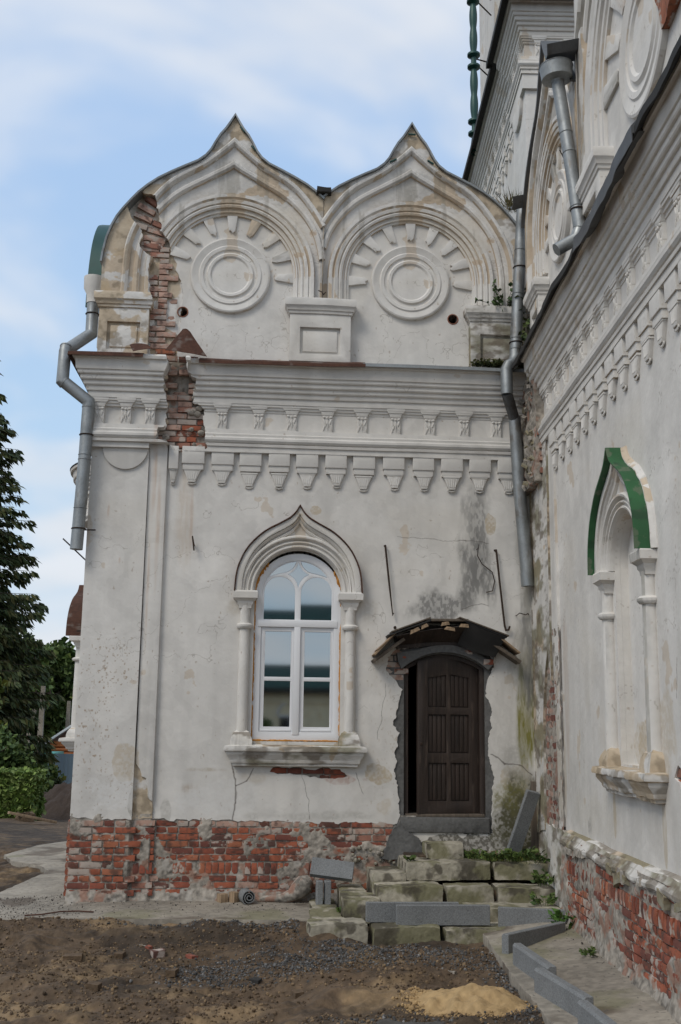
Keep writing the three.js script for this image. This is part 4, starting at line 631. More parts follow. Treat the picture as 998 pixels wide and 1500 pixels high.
// -------- canopy over the door
const can = part(wing, 'door_canopy');
const cpts = [[3.60, 2.87], [3.81, 3.17], [4.27, 3.345], [4.72, 3.355], [5.21, 3.165], [5.40, 2.90]];
function board(parent, name, a, b, t, z0, z1, mat, lift = 0) { const dx = b[0] - a[0], dy = b[1] - a[1], L = Math.hypot(dx, dy); const m = add(parent, name, fin(rough(bevelBox(-0.02, L + 0.02, lift, lift + t, z0, z1, 0.004), 0.003, 12, Math.round(a[0] * 50 + lift * 900))), mat); m.position.set(a[0], a[1], 0); m.rotation.z = Math.atan2(dy, dx); return m; }
board(can, 'roof_board', [3.62, 2.93], [3.86, 3.19], 0.025, -0.02, 0.30, M.paleWood); board(can, 'roof_board', [3.60, 2.87], [3.95, 3.13], 0.04, -0.02, 0.24, M.oldWood, -0.03); board(can, 'roof_board', [3.66, 2.98], [3.90, 3.2], 0.012, 0.0, 0.31, M.paleWood, 0.02);
board(can, 'roof_board', [5.15, 3.16], [5.385, 2.98], 0.025, -0.02, 0.30, M.paleWood); board(can, 'roof_board', [5.05, 3.13], [5.42, 2.89], 0.04, -0.02, 0.24, M.oldWood, -0.03);
board(can, 'roof_board', [3.79, 3.165], [4.28, 3.345], 0.022, -0.02, 0.33, M.tar); board(can, 'roof_board', [3.84, 3.20], [4.28, 3.365], 0.018, -0.02, 0.34, M.oldWood, 0.012);
board(can, 'roof_board', [4.25, 3.35], [4.74, 3.355], 0.03, -0.02, 0.33, M.oldWood); board(can, 'roof_board', [4.70, 3.355], [5.22, 3.165], 0.026, -0.02, 0.33, M.tar); board(can, 'roof_board', [4.66, 3.38], [5.24, 3.175], 0.016, -0.02, 0.35, M.oldWood, 0.01);
add(can, 'tympanum_board', fin(slab([[3.9, 3.02], [4.5, 3.08], [5.1, 3.0], [5.15, 3.16], [4.72, 3.33], [4.27, 3.32], [3.86, 3.17]], 0.01, 0.035)), M.wood);
add(can, 'tar_sheet', sheet([[4.74, 3.34, 0.32], [5.22, 3.16, 0.32], [5.13, 2.93, 0.14], [4.66, 3.08, 0.08]], 0.008, -0.03, 7), M.tar);
add(can, 'tar_sheet', sheet([[3.86, 3.16, 0.31], [4.72, 3.30, 0.31], [4.72, 3.12, 0.05], [3.94, 3.07, 0.05]], 0.006, 0.02, 9), M.wood);
for (const [x, y, r, s] of [[4.10, 3.18, 0.3, 1], [4.22, 3.235, 0.25, 0.7], [4.52, 3.21, -0.3, 1], [4.47, 3.27, 0, 0.8], [4.70, 3.25, -0.2, 0.9]]) { const m = add(can, 'torn_strip', sheet([[-0.07 * s, 0, 0], [0.07 * s, 0.02, 0.0], [0.05 * s, 0.06, 0.0], [-0.05 * s, 0.045, 0.0]], 0.004, 0.012, Math.round(x * 30)), M.paleWood); m.position.set(x, y + 0.02, 0.325); m.rotation.z = r; }

// ================================================================ the nave on the right: local x runs along its wall towards the viewer, z out of it
const nave = thing('church_nave', 'white church nave wall with a blind niche under a green keel hood', 'church nave', [5.691, 0, 0]);
nave.rotation.y = -93.376 * Math.PI / 180;
const NL = 11.5;
add(nave, 'wall_core', fin(merge([box(0.0, 3.75, -0.4, 6.6, -1.2, -0.045), box(5.05, NL, -0.4, 6.6, -1.2, -0.045), box(3.75, 5.05, -0.4, 1.7, -1.2, -0.045), box(3.75, 5.05, 4.35, 6.6, -1.2, -0.045), box(3.75, 5.05, 1.7, 4.35, -1.2, -0.17)])), M.mortar);
const nFoot = jag([[1.7, 0.98], [2.6, 0.97], [4, 0.975], [6, 0.97], [NL, 0.97]], 0.08, 0.014, 301, false);
const nicheHole = [[4.4 - 0.5, 1.76], [4.4 + 0.5, 1.76], ...arcPts(4.4, 3.498, 0.5, 0, Math.PI, 24).map(([x, y]) => [x, 3.498 + (y - 3.498) * 0.94])];
const naveHoles = [jag([[5.42, 1.72], [5.6, 1.62], [5.9, 1.40], [6.3, 1.2], [6.2, 1.5], [5.8, 1.62], [5.5, 1.80]], 0.05, 0.03, 311)];
let naveWall = slab([...nFoot, [NL, 6.6], [1.1, 6.6], [1.1, 0.95]], -0.05, 0, [nicheHole.slice().reverse()]);
for (const h of naveHoles) naveWall = cut(naveWall, prism(h, -1, 1));
add(nave, 'wall_plaster', fin(naveWall), M.nave);
add(nave, 'niche_back', fin(merge([box(3.8, 5.0, 1.75, 4.3, -0.16, -0.12), slab([[3.8, 1.75], [5.0, 1.75], [5.0, 4.3], [3.8, 4.3]], -0.12, -0.051, [nicheHole.slice().reverse()])])), M.nave);
surround(nave, 4.4, 0.95, M.nave, M.green, { sillMat: M.ochre, open: 0.5, ragged: 0.012, flashD: 0.19 }).scale.y = 0.94; nave.children[nave.children.length - 1].position.y = 0.02;
add(nave, 'hood_fillet', fin(rough(sweep2(HOODC.slice(26).map(([x, y]) => [x + 4.4, y * 0.94 + 0.02]), [[0.018, 0.05], [0.03, 0.05], [0.06, 0.01]], -0.02), 0.016, 16, 5)), M.dirty);
// corner pilaster, its lower part fallen away to the brick
const cpil = part(nave, 'corner_pilaster');
add(cpil, 'pilaster_face', fin(rough(slab(jag([[0.0, 0.8], [0.55, 0.9], [0.62, 2.2], [0.80, 2.75], [0.95, 3.0], [1.12, 2.6], [1.14, 5.6], [0, 5.6]], 0.09, 0.02, 321), -0.05, 0.055), 0.007, 5, 3)), M.mossy);
add(cpil, 'pilaster_edge', fin(rough(slab(jag([[1.28, 0.95], [1.48, 1.0], [1.46, 2.2], [1.42, 5.5], [1.12, 5.5], [1.12, 3.0], [1.22, 2.3]], 0.08, 0.018, 323), -0.05, 0.03), 0.005, 6, 5)), M.nave);
const nb = add(cpil, 'bare_core', panel(0.45, 1.5, 0.7, 3.2, 0.03, (x, y) => 0.026 + (fbm(x * 14, y * 14, 4, 331) - 0.5) * 0.03), M.mortar);
const nbPoly = [[0.58, 0.95], [1.3, 0.95], [1.24, 2.3], [1.0, 2.95], [0.82, 2.75], [0.62, 2.2]];
for (let y = 1.0, i = 0; y < 2.95; y += 0.079, i++) for (const w of [0, 1, 2]) { const x = 0.66 + w * 0.26 + (i % 2) * 0.12; if (inside(nbPoly, x, y)) brick(cpil, x, y, 0.022 + hash(i, w, 3) * 0.014, 0.25, 0.067, (i + w) % 4, [4, 6, 4, 4, 2, 6][(i * 3 + w) % 6]); }
add(cpil, 'pilaster_base', fin(rough(slab(jag([[0.0, 0.1], [1.72, 0.1], [1.72, 0.96], [0.0, 0.99]], 0.07, 0.02, 329), -0.05, 0.042), 0.008, 7, 7)), M.mossy);
add(nave, 'plinth_end', fin(rough(new THREE.BoxGeometry(0.06, 1.15, 0.13, 3, 26, 4).translate(1.70, 0.33, 0.035), 0.012, 11, 43)), M.mortar);
// plinth
const npl = add(nave, 'plinth', panel(1.7, NL, -0.25, 0.93, 0.03, (x, y) => 0.076 + 0.026 * smooth(0.56, 0.66, fbm(x * 2.3, y * 3, 5, 341)) + (fbm(x * 18, y * 18, 3, 345) - 0.5) * 0.024 + 0.03 * smooth(2.4, 1.4, x) + 0.03 * Math.exp(-(((x - 3.9) / 0.4) ** 2 + ((y - 0.45) / 0.2) ** 2)) + Math.max(0, 0.2 - y) * 0.25), M.mortar);
courses(npl, 1.75, 7.4, -0.05, 0.57, (x, y) => true, () => 0.098, brickTone, 1601);
{ const R = rng(1605); for (let x = 1.9; x < 7.3; x += 0.078) if (R() < 0.9) { const b = brick(npl, x, 0.645, 0.10 + (R() - 0.5) * 0.016, 0.125, 0.067, Math.floor(R() * 4), brickTone(x, 0.5, R())); b.rotation.z = Math.PI / 2; } }
courses(npl, 2.0, 7.4, 0.725, 0.90, (x, y) => hash(Math.round(x * 3), Math.round(y * 20), 5) > 0.3, () => 0.095, (x, y, r) => (r < 0.5 ? 1 : r < 0.8 ? 0 : 4), 1607);
add(nave, 'plinth_ledge', fin(rough(merge([sweep([[1.68, 0], [NL, 0]], [[0.05, 0.82], [0.105, 0.83], [0.118, 0.85], [0.118, 0.88], [0.05, 0.965], [0, 0.99]], { step: 0.05, wob: 0.008 })]), 0.013, 7, 31, (x, y, z) => z < 0.01)), M.mossy);
{ const R = rng(313); for (let i = 0; i < 14; i++) { const x = 1.9 + R() * 5.1; const c = add(npl, 'plaster_crumb', fin(rough(new THREE.BoxGeometry(0.10 + R() * 0.16, 0.05 + R() * 0.05, 0.05, 4, 3, 2), 0.026, 14, i), 0.5), R() < 0.3 ? M.mossy : M.mortar); c.position.set(x, 0.77 + R() * 0.09, 0.10); c.rotation.z = (R() - 0.5) * 0.5; } }
{ const h = part(nave, 'chipped_brickwork'); courses(h, 5.4, 6.4, 1.15, 1.85, (x, y) => inside(naveHoles[0], x, y) || inside(naveHoles[0], x, y + 0.03), () => -0.012, (x, y, r) => (r < 0.5 ? 4 : r < 0.8 ? 3 : 6), 1611); }
// entablature along the nave
const sB = [], sC = []; for (let u = 1.30; u < 9.5; u += 0.45) sB.push(u); for (let u = 1.52; u < 9.5; u += 0.375) sC.push(u);
entablature(nave, 6.65, [[0.75, 0], [NL, 0]], [{ o: [0, 0], a: 0, brackets: sB, corbels: sC }], M.nave, { seed: 21 });
add(nave, 'frieze_back', fin(box(0.7, NL, 5.55, 6.64, -0.03, 0.012)), M.nave);
add(nave, 'crumbling_corner', fin(rough(merge([new THREE.BoxGeometry(0.95, 1.6, 0.2, 40, 64, 6).translate(0.42, 5.85, 0.03)]), 0.05, 9, 37), 0.5), M.mortar);
{ const L = part(nave, 'corner_bricks'); for (let i = 0; i < 9; i++) brick(L, 0.72 + (i % 2) * 0.1, 5.08 + i * 0.08, 0.085 + hash(i, 2, 2) * 0.03, 0.25, 0.067, i % 4, [6, 4, 4, 6, 6][i % 5]); }
{ const R = rng(353); for (let i = 0; i < 34; i++) { const s = 0.015 + R() * 0.025, c = add(nave, 'rubble_lump', fin(rough(new THREE.BoxGeometry(s * 2.4, s * 1.3, s * 1.6, 3, 2, 2), s * 0.7, 0.5 / s, i + 3), 0.5), R() < 0.5 ? M.mossy : M.mortar); c.position.set(0.1 + R() * 0.85, 5.05 + R() * 1.45, 0.13 + R() * 0.05); c.rotation.set(R(), R(), R() * 3); } }
add(nave, 'eaves_flashing', fin(rough(sweep([[0.5, 0], [NL, 0]], [[0.2, 6.655], [0.30, 6.62], [0.305, 6.58], [0.325, 6.58], [0.325, 6.65], [0.2, 6.70], [0, 6.76]], { step: 0.09, wob: 0.02, wall: -0.1 }), 0.018, 5, 19)), M.tar);
add(nave, 'eaves_flashing', fin(rough(sweep([[4.2, 0], [6.2, 0]], [[0.27, 6.60], [0.34, 6.58], [0.345, 6.51], [0.35, 6.51], [0.35, 6.64], [0.27, 6.72]], { step: 0.06, wob: 0.03, wall: 0.24, seed: 5 }), 0.02, 6, 23)), M.darkZinc);
// upper tier of the nave
add(nave, 'upper_wall', fin(box(0.05, NL, 6.5, 8.2, -1.0, -0.31)), M.mortar);
kokoshnik(nave, { cx: 2.12, wl: 1.55, wr: 1.42, mat: M.dirty, rimMat: M.ochre, inner: M.nave, coping: M.darkZinc, holes: [[1.30, 7.42, 0.06]] });
kokoshnik(nave, { cx: 5.55, s: 1.6, ringScale: 1.32, wl: 1.93, wr: 2.4, mat: M.nave, inner: M.nave, coping: M.darkZinc, rays: 9, rayStep: 0.36 });
add(nave, 'drain_hole', fin(clean(new THREE.CircleGeometry(0.06, 16).translate(1.30, 7.42, -0.1))), M.clay);
pedestal(nave, 0.72, 1.28, 6.75, 7.5, 0.02, M.dirty); pedestal(nave, 3.35, 4.35, 6.75, 7.5, 0.02, M.nave);
add(nave, 'valley_gap', fin(rough(new THREE.BoxGeometry(0.5, 2.0, 0.2, 8, 26, 4).translate(3.58, 8.15, 0.02), 0.03, 6, 47)), M.dirty);
add(nave, 'broken_roundel_edge', fin(rough(new THREE.BoxGeometry(0.45, 0.9, 0.12, 8, 14, 4).rotateZ(0.2).translate(6.28, 8.0, 0.02), 0.05, 6, 49)), BRICK[3]);
const spout = (x, y, z, w, l) => add(nave, 'gutter_spout', fin(slab([[-w, 0.07], [-w * 0.55, 0], [w * 0.55, 0.01], [w, 0.09], [w - 0.012, 0.09], [w * 0.5, 0.022], [-w * 0.5, 0.012], [-w + 0.012, 0.07]], -0.05, l).rotateX(0.22).translate(x, y, z)), M.darkZinc);
spout(3.60, 9.0, 0.1, 0.17, 0.36); spout(0.66, 8.80, 0.1, 0.13, 0.22);
add(nave, 'gable_flashing', fin(sheet([[2.55, 9.75, 0.0], [3.3, 9.3, 0.0], [3.3, 9.2, 0.3], [2.6, 9.65, 0.25]], 0.01, 0.02, 3)), M.teal);

// ================================================================ the tall block behind
const tall = thing('church_main_block', 'tall white church block with carved cornice rising behind the gables', 'church block', [6.03, 0, -1.3]);
tall.rotation.y = -3.376 * Math.PI / 180;
const TY = 13.11;
add(tall, 'wall', fin(merge([box(0.08, 9, 6, TY, -9, -0.09), box(0.0, 0.9, 6, TY - 0.1, -1.1, 0.0)])), M.plaster);
const tPath = [[0.08, -9], [0.08, -1.1], [0, -1.1], [0, 0], [0.9, 0], [0.9, -0.09], [9, -0.09]];
const tB = [], tC = []; for (let u = 0.35; u < 7.8; u += 0.45) tB.push(u); for (let u = 0.3; u < 7.8; u += 0.38) tC.push(u);
entablature(tall, TY, tPath, [{ o: [0.08, -9], a: -Math.PI / 2, brackets: tB, corbels: tC }, { o: [0, -1.1], a: -Math.PI / 2, brackets: [0.3, 0.85] }, { o: [0, 0], a: 0, brackets: [0.22, 0.7] }], M.plaster, { seed: 33 });
add(tall, 'pilaster_band', fin(sweep([[0.0, -1.1], [0, 0], [0.9, 0]], shiftY([[0, -1.40], [0.05, -1.40], [0.05, -1.08], [0, -1.08]], TY))), M.plaster);
{ const t = add(tall, 'tongue', fin(slab(arcPts(0, 0, 0.36, Math.PI, 2 * Math.PI, 24), -0.01, 0.05, [], 0.006)), M.plaster); t.rotation.y = -Math.PI / 2; t.position.set(0, TY - 1.39, -0.55); }
add(tall, 'eaves_flashing', fin(sweep(tPath, shiftY([[0.2, 0.0], [0.35, -0.03], [0.36, -0.08], [0.38, -0.08], [0.38, 0.02], [0, 0.16]], TY), { wob: 0.012, wall: -0.1 })), M.tar);
add(tall, 'roof', fin(slab([[0, TY + 0.1], [9, TY + 0.1], [6, TY + 1.2], [3, TY + 1.2]], -8.6, -0.4)), M.teal);
add(tall, 'corner_flashing', fin(sheet([[0.55, 9.0, 0.2], [0.6, 9.0, 0.9], [0.55, 9.12, 0.9], [0.5, 9.12, 0.2]], 0.01, 0.01, 3)), M.darkZinc);
// drum above the tall block
const drum = thing('church_drum', 'white upper tower wall with moulded pilaster beside the green drainpipe', 'church tower', [6.62, 0, -6]);
drum.rotation.y = -3.376 * Math.PI / 180;
add(drum, 'wall', fin(box(0, 7, 11, 24, -2.2, 0)), M.plaster);
add(drum, 'arched_panel', fin(sweep2([[-0.62, 15.1], [-0.62, 17.2], ...arcPts(0, 17.2, 0.62, Math.PI, 0, 16), [0.62, 15.1]], [[0, 0.03], [0.04, 0.08], [0.12, 0.09], [0.15, 0.05], [0.2, 0.1], [0.26, 0.1], [0.28, 0.02]]).translate(1.25, 0, 0)), M.plaster);
add(drum, 'corner_shaft', fin(lathe([[0.06, 11], [0.06, 15.8], [0.10, 15.85], [0.10, 15.95], [0.06, 16], [0.06, 22]], 12).translate(0.42, 0, 0.02)), M.plaster);
add(drum, 'panel_bracket', fin(sweep([[0.45, 0], [0.8, 0]], [[0, 14.75], [0.06, 14.8], [0.1, 14.95], [0.16, 15.0], [0.18, 15.1], [0, 15.12]])), M.plaster);
add(drum, 'drum_cornice', fin(sweep([[0, -2.2], [0, 0], [7, 0]], shiftY(CROWN, 23.9))), M.plaster);
// rounded side chapel on the left
const apse = thing('church_apse', 'rounded white church apse with curved cornice behind the zinc drainpipe', 'church apse', [0.15, 0, -7.2]);
{ const arc = (r) => arcPts(0, 0, r, -Math.PI * 0.5, -Math.PI * 1.5, 40).map(([x, z]) => [x, z]); const P = arc(1.33);
  add(apse, 'wall', fin(clean(new THREE.CylinderGeometry(1.33, 1.33, 7.2, 48, 1).translate(0, 3.2, 0)), 0.6), M.plaster);
  add(apse, 'cornice', fin(sweep(P, shiftY(CROWN.map(([d, y]) => [d * 1.4, y]), 6.78), { wob: 0.002 })), M.plaster);
  add(apse, 'string_course', fin(sweep(P, shiftY(STRING, 6.85))), M.plaster);
  for (let i = 4; i < 34; i += 2) { const a = -Math.PI * 0.5 - Math.PI * i / 40, m = add(apse, 'frieze_bracket', geoBracket, M.plaster); m.position.set(Math.cos(a) * 1.33, 6.85, Math.sin(a) * 1.33); m.rotation.y = Math.atan2(Math.cos(a), Math.sin(a)); }
  add(apse, 'roof', fin(lathe([[1.70, 6.76], [1.72, 6.80], [1.0, 7.1], [0, 7.3]], 48)), M.tar); }
// side window of the wing, its rusty hood standing out beyond the corner
{ const sw = part(wing, 'side_window'); sw.position.set(-0.06, 0.65, -1.25); sw.scale.y = 0.675; sw.rotation.y = -Math.PI / 2; add(sw, 'side_backing', fin(box(-0.85, 0.85, 1.5, 3.75, -0.11, -0.001)), M.plaster); surround(sw, 0, 1.5, M.plaster, M.rust, { sillMat: M.dirty }); sw.children[1].name = 'side_surround'; }

// ================================================================ drainpipes, rods
function pipe(name, label, mat, runs, r, clamps, group) {
  const t = thing(name, label, 'drainpipe', [0, 0, 0], group);
  for (const pts of runs) { const s = add(t, 'pipe_section', fin(tube(pts, r, 16), 0.8), mat); const [A, B] = [pts[0], pts[1]].map((v) => new THREE.Vector3(...v)), dir = B.clone().sub(A), L = dir.length(); dir.normalize(); for (let q = 0.02; q < L - 0.05; q += 0.62) add(s, 'seam', fin(clean(new THREE.TorusGeometry(r + 0.001, 0.005, 5, 18).applyQuaternion(new THREE.Quaternion().setFromUnitVectors(new THREE.Vector3(0, 0, 1), dir)).translate(A.x + dir.x * q, A.y + dir.y * q, A.z + dir.z * q)), 0.8), mat); }
  for (const [x, y, z, ax] of clamps) { const c = add(t, 'clamp', fin(merge([clean(new THREE.TorusGeometry(r + 0.006, 0.008, 6, 20).rotateX(Math.PI / 2)), tube([[0, 0, -r], ax ?? [0.05, 0.0, -r - 0.12]], 0.009, 6)])), M.iron); c.position.set(x, y, z); }
  return t;
}
const seam = (a, b, r) => fin(clean(new THREE.CylinderGeometry(r + 0.003, r + 0.003, 0.012, 18)));
const p1 = pipe('drainpipe', 'zinc drainpipe with double bend hanging off the left corner of the wing', M.zinc, [
  [[-0.13, 7.62, -0.12], [-0.13, 7.08, -0.12], [-0.39, 6.74, 0.16]], [[-0.385, 6.80, 0.15], [-0.395, 6.72, 0.18], [-0.39, 6.30, 0.25], [-0.36, 6.27, 0.24]], [[-0.38, 6.30, 0.25], [-0.06, 6.06, 0.2], [-0.055, 5.98, 0.2]],
  [[-0.055, 6.0, 0.2], [-0.065, 5.3, 0.2]], [[-0.064, 5.32, 0.2], [-0.085, 4.6, 0.2], [-0.10, 4.16, 0.2]]], 0.078, [[-0.06, 5.62, 0.2, [0.16, 0, -0.08]], [-0.088, 4.42, 0.2, [0.2, 0, -0.06]], [-0.13, 7.35, -0.12, [0.2, 0, 0]]]);
add(p1, 'pipe_head', fin(lathe([[0.085, 7.5], [0.09, 7.62], [0.13, 7.7], [0.135, 7.86], [0.12, 7.86], [0.11, 7.7]], 18).translate(-0.13, 0, -0.12)), M.plaster);
add(p1, 'support_rod', fin(tube([[-0.28, 4.30, 0.15], [0.02, 4.03, 0.05]], 0.009, 6)), M.iron);
const p2 = pipe('drainpipe', 'zinc drainpipe with kinked elbow in the corner between wing and nave', M.zinc, [
  [[5.545, 8.93, 0.34], [5.41, 6.88, 0.34]], [[5.415, 6.92, 0.34], [5.405, 6.79, 0.35], [5.36, 6.70, 0.38], [5.30, 6.66, 0.42], [5.27, 6.60, 0.42], [5.27, 6.27, 0.42]]], 0.078, [[5.49, 8.05, 0.34, [0.2, 0, -0.1]], [5.42, 7.0, 0.34, [0.2, 0, -0.05]]]);
add(p2, 'crushed_elbow', fin(rough(tube([[5.275, 6.29, 0.42], [5.33, 6.17, 0.32], [5.385, 6.09, 0.22], [5.42, 6.0, 0.18]], 0.072, 12), 0.018, 14, 5), 0.5), M.darkZinc);
add(p2, 'pipe_section', fin(tube([[5.42, 6.04, 0.18], [5.455, 5.3, 0.17]], 0.078, 16), 0.8), M.zinc);
add(p2, 'pipe_section', fin(tube([[5.454, 5.32, 0.17], [5.545, 3.98, 0.17]], 0.08, 16), 0.8), M.zinc);
add(p2, 'pipe_end', fin(tube([[5.543, 4.0, 0.17], [5.553, 3.83, 0.17]], 0.084, 16), 0.8), M.zinc);
const toN = (s, y, d) => { const a = -93.376 * Math.PI / 180; return [5.691 + Math.cos(a) * s + Math.sin(a) * d, y, -Math.sin(a) * s + Math.cos(a) * d]; };
const p3 = pipe('drainpipe', 'zinc drainpipe with wide funnel head between the nave gables', M.zinc, [[toN(3.53, 8.76, 0.32), toN(3.57, 7.9, 0.23)], [toN(3.565, 7.92, 0.23), toN(3.61, 7.02, 0.15)], [toN(3.61, 7.05, 0.15), toN(3.61, 6.93, 0.19), toN(3.62, 6.80, 0.40)]], 0.066, [[...toN(3.60, 7.25, 0.165), [0.2, 0.02, 0.02]]]);
{ const f = add(p3, 'funnel_head', fin(lathe([[0.066, -0.16], [0.07, -0.14], [0.16, -0.12], [0.175, 0.02], [0.18, 0.02], [0.175, 0.03], [0.16, 0.02], [0.15, -0.08], [0.07, -0.1]], 24)), M.zinc); f.position.set(...toN(3.53, 8.88, 0.33)); f.rotation.z = 0.06; }
add(p3, 'tie_wire', fin(tube([toN(3.45, 8.0, 0.3), toN(3.3, 7.7, 0.1)], 0.006, 5)), M.iron);
// green turned pipe on the drum
const p4 = thing('ornamental_drainpipe', 'dark green drainpipe with turned rings against the sky beside the tower', 'drainpipe', [0, 0, 0]);
{ const X = 6.09, Z = -5.6, seg = []; const ringY = [13.6, 15.05, 16.5];
  for (let y = 13.05; y < 16.75; y += 0.07) { const k = ringY.reduce((m, q) => Math.min(m, Math.abs(y - q)), 9); seg.push([0.055 + 0.026 * Math.sin(Math.min(1, Math.max(0, (k - 0.2) / 0.55)) * Math.PI) , y]); }
  add(p4, 'pipe_section', fin(lathe(seg, 16).translate(X, 0, Z), 0.9), M.teal);
  for (const y of ringY) for (const o of [-0.13, 0.13]) add(p4, 'ring', fin(lathe([[0.06, y + o - 0.06], [0.09, y + o - 0.045], [0.128, y + o - 0.02], [0.128, y + o + 0.02], [0.09, y + o + 0.045], [0.06, y + o + 0.06]], 16).translate(X, 0, Z), 0.7), M.teal);
  for (const y of ringY.slice(1)) for (const o of [-0.03, 0.06]) add(p4, 'clamp', fin(tube([[X, y + o, Z], [X + 0.45, y + o * 4, Z - 0.4]], 0.016, 6)), M.iron);
  add(p4, 'bend', fin(tube([[X, 16.7, Z], [X - 0.02, 16.9, Z], [X - 0.25, 17.15, Z + 0.05], [X - 0.9, 17.6, Z + 0.1], [X - 1.6, 18.0, Z + 0.2]], 0.08, 14), 0.8), M.teal); }
const rod = (name, pts, r, label, group) => { const m = add(scene, name, fin(tube(pts, r, 6), 1), M.iron); return tag(m, label, 'iron rod', group); };
rod('hanger_rod', [[3.745, 4.33, -0.02], [3.75, 4.325, 0.05], [3.80, 3.85, 0.06], [3.848, 3.45, 0.05], [3.856, 3.47, 0.05]], 0.013, 'rusty straight rod hanging left of the mould stain above the canopy');
rod('hanger_rod', [[5.165, 4.31, -0.02], [5.18, 4.30, 0.05], [5.22, 3.85, 0.06], [5.275, 3.33, 0.05], [5.29, 3.28, 0.05], [5.325, 3.285, 0.05], [5.34, 3.33, 0.05]], 0.013, 'rusty rod with hooked end hanging below the kinked drainpipe');
rod('iron_pin', [[1.33, 4.27, -0.02], [1.325, 4.29, 0.06], [1.31, 4.37, 0.07], [1.335, 4.2, 0.09]], 0.011, 'short bent iron pin in the plaster beside the rust streaks');
rod('iron_pin', [[4.93, 4.31, -0.02], [4.94, 4.31, 0.06], [4.95, 4.36, 0.07], [4.935, 4.22, 0.06], [5.0, 4.12, 0.03], [5.13, 4.02, 0.025], [5.16, 3.9, 0.02], [5.13, 3.78, 0.02], [5.05, 3.76, 0.015]], 0.006, 'thin curled wire and pin on the grey mould stain');
rod('iron_pin', [[5.43, 3.47, -0.02], [5.43, 3.47, 0.06], [5.47, 3.5, 0.05], [5.55, 3.48, 0.04], [5.58, 3.5, 0.04], [5.6, 3.48, -0.02]], 0.006, 'small curled wire on the wall under the drainpipe end');
rod('iron_pin', [[3.88, 3.29, -0.02], [3.88, 3.29, 0.05]], 0.018, 'stub of iron bar above the left end of the canopy');
rod('iron_pin', [[0.02, 3.2, -0.3], [-0.12, 3.2, -0.3]], 0.012, 'short iron spike in the side wall below the rusty hood');

// ================================================================ ground
function groundY(x, z) {
  const d = Math.hypot(x - 2, z - 6);
  let y = -0.13 + (fbm(x * 0.55, z * 0.55, 4, 701) - 0.5) * 0.12;
  if (d < 16) { const k = smooth(16, 9, d); y += k * ((fbm(x * 1.7, z * 2.6, 5, 705) - 0.5) * 0.22 + (fbm(x * 5, z * 7.5, 5, 709) - 0.5) * 0.10 + (fbm(x * 13, z * 17, 3, 711) - 0.5) * 0.04); }
  y += 0.07 * smooth(2.2, 1.15, z) * smooth(0.6, 1.1, z);
  if (z < -9) y -= smooth(-9, -30, z) * 1.35;                 // the churchyard falls away behind
  y += 0.10 * smooth(-5.5, -10, z) * smooth(-1.5, -4, x) * (0.6 + fbm(x * 2, z * 2, 4, 713));
  return y;
}
{ const axis = (a, b, fine, far) => { const o = []; let v = a; o.push(...far[0]); while (v <= b) { o.push(v); v += fine; } o.push(...far[1]); return o; };
  const xs = axis(-4.2, 6.6, 0.045, [[-400, -200, -100, -60, -40, -28, -20, -15, -12, -10, -8.5, -7.5, -6.8, -6.2, -5.7, -5.3, -5, -4.7, -4.4], [7, 8, 10, 14, 20, 40, 100, 400]]);
  const zs = axis(-9, 9, 0.045, [[-600, -300, -150, -100, -80, -65, -52, -44, -38, -33, -29, -26, -23.5, -21.5, -20, -18.5, -17, -16, -15, -14, -13.2, -12.4, -11.6, -10.9, -10.2, -9.6, -9.2], [10, 11, 13, 16, 22, 30, 45, 80, 200, 400]]);
  const pos = [], uv = [], idx = [];
  for (const z of zs) for (const x of xs) { pos.push(x, groundY(x, z), z); uv.push(x, z); }
  for (let j = 0; j + 1 < zs.length; j++) for (let i = 0; i + 1 < xs.length; i++) { const a = j * xs.length + i, b = a + 1, c = a + xs.length, d = c + 1; idx.push(a, c, b, b, c, d); }
  const g = new THREE.BufferGeometry(); g.setAttribute('position', new THREE.Float32BufferAttribute(pos, 3)); g.setAttribute('uv', new THREE.Float32BufferAttribute(uv, 2)); g.setIndex(idx); g.computeVertexNormals();
  const m = add(scene, 'ground', g, M.soil); tag(m, 'brown churned soil of the churchyard', 'ground', null, 'structure'); }
// concrete aprons along the walls
function apron(name, poly, y, h, label, slope) {
  const s = shapeOf(jag(poly, 0.12, 0.018, 721)), g = new THREE.ExtrudeGeometry(s, { depth: h, bevelEnabled: true, bevelThickness: 0.012, bevelSize: 0.012, bevelSegments: 2 });
  const q = clean(g).rotateX(Math.PI / 2); q.translate(0, y, 0); const p = q.attributes.position; for (let i = 0; i < p.count; i++) p.setY(i, p.getY(i) + slope(p.getX(i), p.getZ(i))); return tag(add(scene, name, fin(q), M.concrete), label, 'pavement', null, 'structure'); }
apron('concrete_pavement', [[-1.05, 1.06], [-1.0, -0.6], [-0.75, -2.9], [-1.0, -3.6], [-1.55, -4.2], [-1.85, -5.0], [-1.6, -6.4], [-1.1, -7.4], [0.1, -8.5], [0.1, 0.0], [2.95, 0.0], [2.95, 1.14], [1.5, 1.10], [0.2, 1.07]].map(([x, z]) => [x, z]), 0.0, 0.22, 'worn concrete strip along the brick plinth', (x, z) => -0.03 * smooth(0, 1.1, z) - 0.05 * smooth(0, -1.2, x));
apron('concrete_pavement', [[4.66, 1.2], [5.9, 1.2], [5.4, 7.5], [4.36, 7.5], [4.42, 5.0], [4.47, 3.8], [4.56, 2.6]], -0.05, 0.2, 'sloping concrete strip beside the nave plinth', (x, z) => 0.14 * smooth(4.9, 5.6, x));

